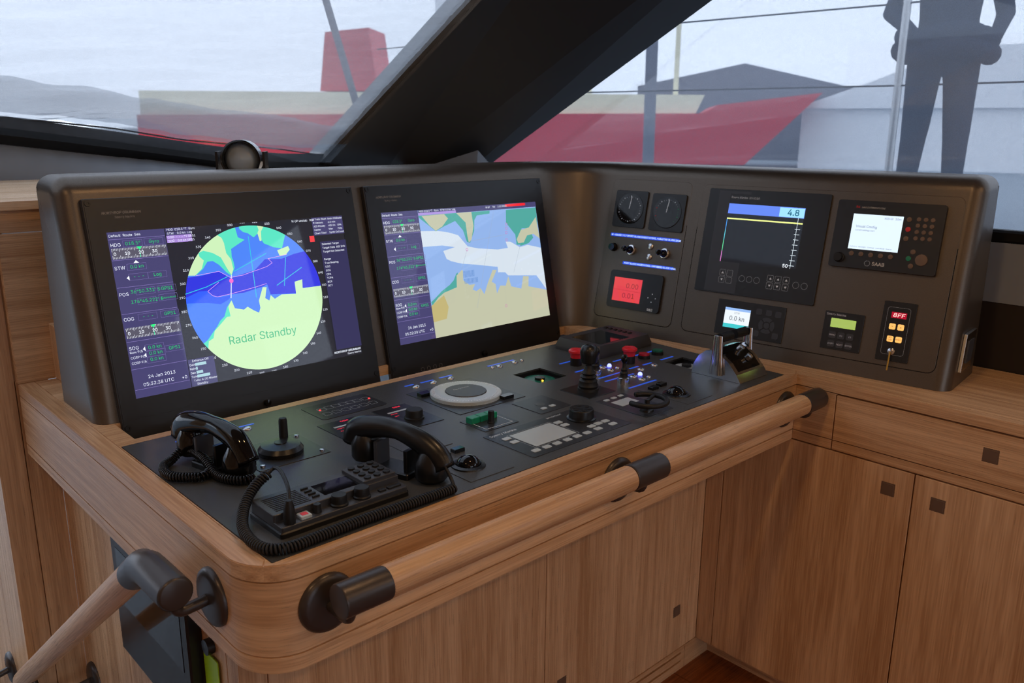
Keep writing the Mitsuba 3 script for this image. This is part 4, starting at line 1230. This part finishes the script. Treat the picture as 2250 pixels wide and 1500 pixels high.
print_part(q, [txt(t, h, x, y, "c", z=.0063) for t, h, x, y in (("–", .006, .182, .137), ("+", .006, .202, .136), ("SET", .003, .182, .11), ("TEST", .003, .182, .104), ("RESET", .003, .202, .1065))], PF, S(40, 24, 10))
part(q, "key_switch", lathe([(.0085, .004), (.0085, .008), (.006, .009), (0, .009)], 24, .19, .077), "chrome", 40, PF)
part(q, "key", slab(.188, .03, .1915, .076, .012, .014), "brass", False, PF)
F = frame(uP(u_end).tolist() + [0], -PNH, PV, PU)
q = thing("socket_plate", "square metal socket plate on the right end of the housing", "socket")
part(q, "plate", slab(.05, .04, .145, .135, .001, .008, .002, .001), "steel_brushed", False, F)
part(q, "insert", slab(.07, .06, .125, .115, .008, .011, .002), "plastic_grey", False, F)
q = thing("wall_alarm_panel", "black alarm panel on the shaded left side of the console", "alarm panel")
F = frame([.074, 0, 0], [0, -1, 0], [0, 0, 1], [-1, 0, 0])
part(q, "case", slab(-.8, -.53, -.4, -.25, .001, .028, .006, .004), "satin_black", False, F)
part(q, "screen", slab(-.77, -.4, -.43, -.27, .028, .029), "glass_black", False, F)
q = thing("key_fob_tag", "yellow-green tag hanging by a black clip beside the alarm panel", "tag")
part(q, "tag", slab(-.385, -.47, -.325, -.335, .004, .006, .004), "gloss_ink", False, F, color=S(150, 190, 20))
part(q, "clip", lathe([(.015, .001), (.015, .014), (0, .015)], 20, -.355, -.315), "satin_black", 40, F)
q = thing("steering_compass", "black bracket-mounted compass standing behind the left monitor", "compass")
F = frame([.565, 1.12, .525], [.82, -.57, 0], [0, 0, 1], [-.57, -.82, 0])
part(q, "ring", lathe([(.044, -.03), (.05, -.03), (.05, .03), (.046, .032), (.044, .028), (.044, -.03)], 44), "gloss_black", 40, F)
part(q, "card", lathe([(.044, -.03), (.044, -.005), (.03, .008), (0, .012)], 36), "lcd_grey", 50, F)
for x in (-.062, .056):
    part(q, "bracket", slab(x, -.082, x + .006, .02, -.035, .03), "satin_black", False, F)
part(q, "base", slab(-.062, -.09, .062, -.08, -.04, .04), "satin_black", False, F)

# ================================================================== outside, seen through the covers
scene["quay"] = prin(S(120, 128, 136), .8, .3)
scene["hull_red"] = prin(S(190, 20, 40), .5, .4)
scene["cream_paint"] = prin(S(226, 220, 190), .6, .3)
scene["tent_white"] = prin(S(235, 238, 242), .7, .3)
scene["far_grey"] = prin(S(110, 112, 124), .8, .2)
scene["dark_cloth"] = prin(S(30, 38, 56), .9, .2)
scene["skin"] = prin(S(190, 140, 115), .6, .3)
k = struct("ground", "grey quay around the yacht")
part(k, "surface", box(-120, -120, -1.3, 150, 150, -1.2), "quay", False)
part(k, "deck", box(2.1, -3, .0, 6.5, 9, .1), "quay", False)
q = thing("ship", "red ship with a cream deckhouse beyond the side window", "ship")
A, B = np.array([22.0, 41.5]), np.array([39.6, 19.6])
d2v = (B - A) / np.linalg.norm(B - A)
n2v = np.array([d2v[1], -d2v[0]])
LL = np.linalg.norm(B - A)
F = frame([A[0], A[1], 0], [*d2v, 0], [-n2v[0], -n2v[1], 0], [0, 0, 1])
pr_ = lambda pts, w0, w1: xf(extrude(Polygon(pts), w0, w1), np.array([[1, 0, 0, 0], [0, 0, 1, 0], [0, 1, 0, 0], [0, 0, 0, 1.0]]))
part(q, "hull", pr_([(-8, -1), (LL - 3.5, -1), (LL, 2.5), (LL - 5, 1.9), (LL - 5.6, 1.5), (-8, 1.3)], 0, 6), "hull_red", False, F)
part(q, "deckhouse", pr_([(-8, 1.3), (LL - 6, 1.5), (LL - 5.6, 2.4), (-8, 2.6)], .4, 5), "cream_paint", False, F)
part(q, "funnel", pr_([(2.2, 2.6), (5.4, 2.6), (5.0, 5.8), (2.6, 5.6)], 1, 4), "hull_red", False, F)
for x in (12, 16.5, 21):
    part(q, "mast", pr_([(x, 2.4), (x + .25, 2.4), (x + .25, 6.5), (x, 6.5)], 2, 2.25), "cream_paint", False, F)
q = thing("marquee", "white marquee tent right of the red ship's bow", "tent")
part(q, "walls", pr_([(-1, -1.2), (30, -1.2), (30, 1.8), (-1, 1.8)], 0, 10), "tent_white", False, frame([41.5, 20.5, 0], [.37, -.93, 0], [.93, .37, 0], [0, 0, 1]))
part(q, "roof", pr_([(-1.4, 1.8), (30, 1.8), (30, 5), (6, 4.6), (2, 3.0)], -.3, 10.3), "tent_white", False, frame([41.5, 20.5, 0], [.37, -.93, 0], [.93, .37, 0], [0, 0, 1]))
q = thing("shed", "grey pitched roof behind the red ship", "shed")
part(q, "roof", pr_([(0, -1.2), (14, -1.2), (14, 3.4), (7, 5.0), (0, 3.6)], 0, 8), "far_grey", False, frame([46.4, 36.5, 0], [.55, -.83, 0], [.83, .55, 0], [0, 0, 1]))
q = thing("stanchion", "upright metal stanchion with two wires outside the side window", "stanchion")
part(q, "post", tube([(4.15, .953, .1), (4.15, .953, 1.6)], .02, 14), "steel_brushed", True)
for z in (.845, 1.25):
    part(q, "wire", tube([(4.0, 5.5, z + .04), (4.15, .953, z), (3.9, -2.5, z - .02)], .005, 6), "seal_black", True)
q = thing("mast", "slim grey mast standing in front of the red ship", "mast")
part(q, "pole", tube([(6.67, 4.5, -1.2), (6.64, 4.53, 2.6)], .06, 12), "far_grey", True)
q = thing("boom", "grey diagonal pole outside the windscreen", "pole")
part(q, "pole", tube([(1.58, 2.44, 1.35), (1.76, 2.33, .55)], .016, 12), "far_grey", True)
q = thing("person", "standing person in dark work clothes with a jacket tied round the waist", "person")
pj = dict(h=(0, 0, .92), c=(0, .0, 1.32), n=(0, 0, 1.48), hd=(0, 0, 1.62))
bones = [((0, 0, .95), .15, (0, 0, 1.1), .145), ((0, 0, 1.1), .145, (0, 0, 1.33), .165), ((-.15, 0, 1.4), .07, (.15, 0, 1.4), .07), ((0, 0, 1.4), .06, (0, 0, 1.55), .055), ((0, 0, 1.58), .075, (0, .01, 1.67), .088)]
for sg in (-1, 1):
    bones += [((sg * .09, 0, .93), .095, (sg * .11, .0, .5), .068), ((sg * .11, 0, .5), .066, (sg * .13, .02, .09), .045), ((sg * .13, .02, .05), .045, (sg * .14, -.14, .035), .035), ((sg * .2, 0, 1.4), .058, (sg * .29, .02, 1.13), .045), ((sg * .29, .02, 1.13), .044, (sg * .2, -.12, 1.0), .032), ((sg * .2, -.12, 1.0), .034, (sg * .15, -.15, .96), .03)]
    for i in range(4):
        bones.append(((sg * .16, -.14, .97 - .017 * i), .009, (sg * .09, -.17, .96 - .017 * i), .008))


def bone(a, r, b, s_):
    return m3.Manifold.batch_hull([m3.Manifold.sphere(r, 18).translate(a), m3.Manifold.sphere(s_, 18).translate(b)])


body = bone(*bones[0])
for b in bones[1:]:
    body = body + bone(*b)
v, f = arr(body.refine_to_length(.04))
tm = trimesh.Trimesh(v, f, process=True)
trimesh.smoothing.filter_taubin(tm, iterations=6)
F = frame([4.5, .87, .1], [.64, -.77, 0], [.77, .64, 0], [0, 0, 1])
part(q, "body", tm, "dark_cloth", True, F)
for z, r in ((1.0, .21), (.93, .22)):
    part(q, "tied_jacket", tube([(r * math.cos(a), .8 * r * math.sin(a), z + .02 * math.sin(3 * a)) for a in np.linspace(0, 6.28, 30)], .055, 12), "dark_cloth", True, F)
part(q, "hair", lathe([(.095, 1.66), (.09, 1.72), (.05, 1.765), (0, 1.77)], 20), "seal_black", True, F)
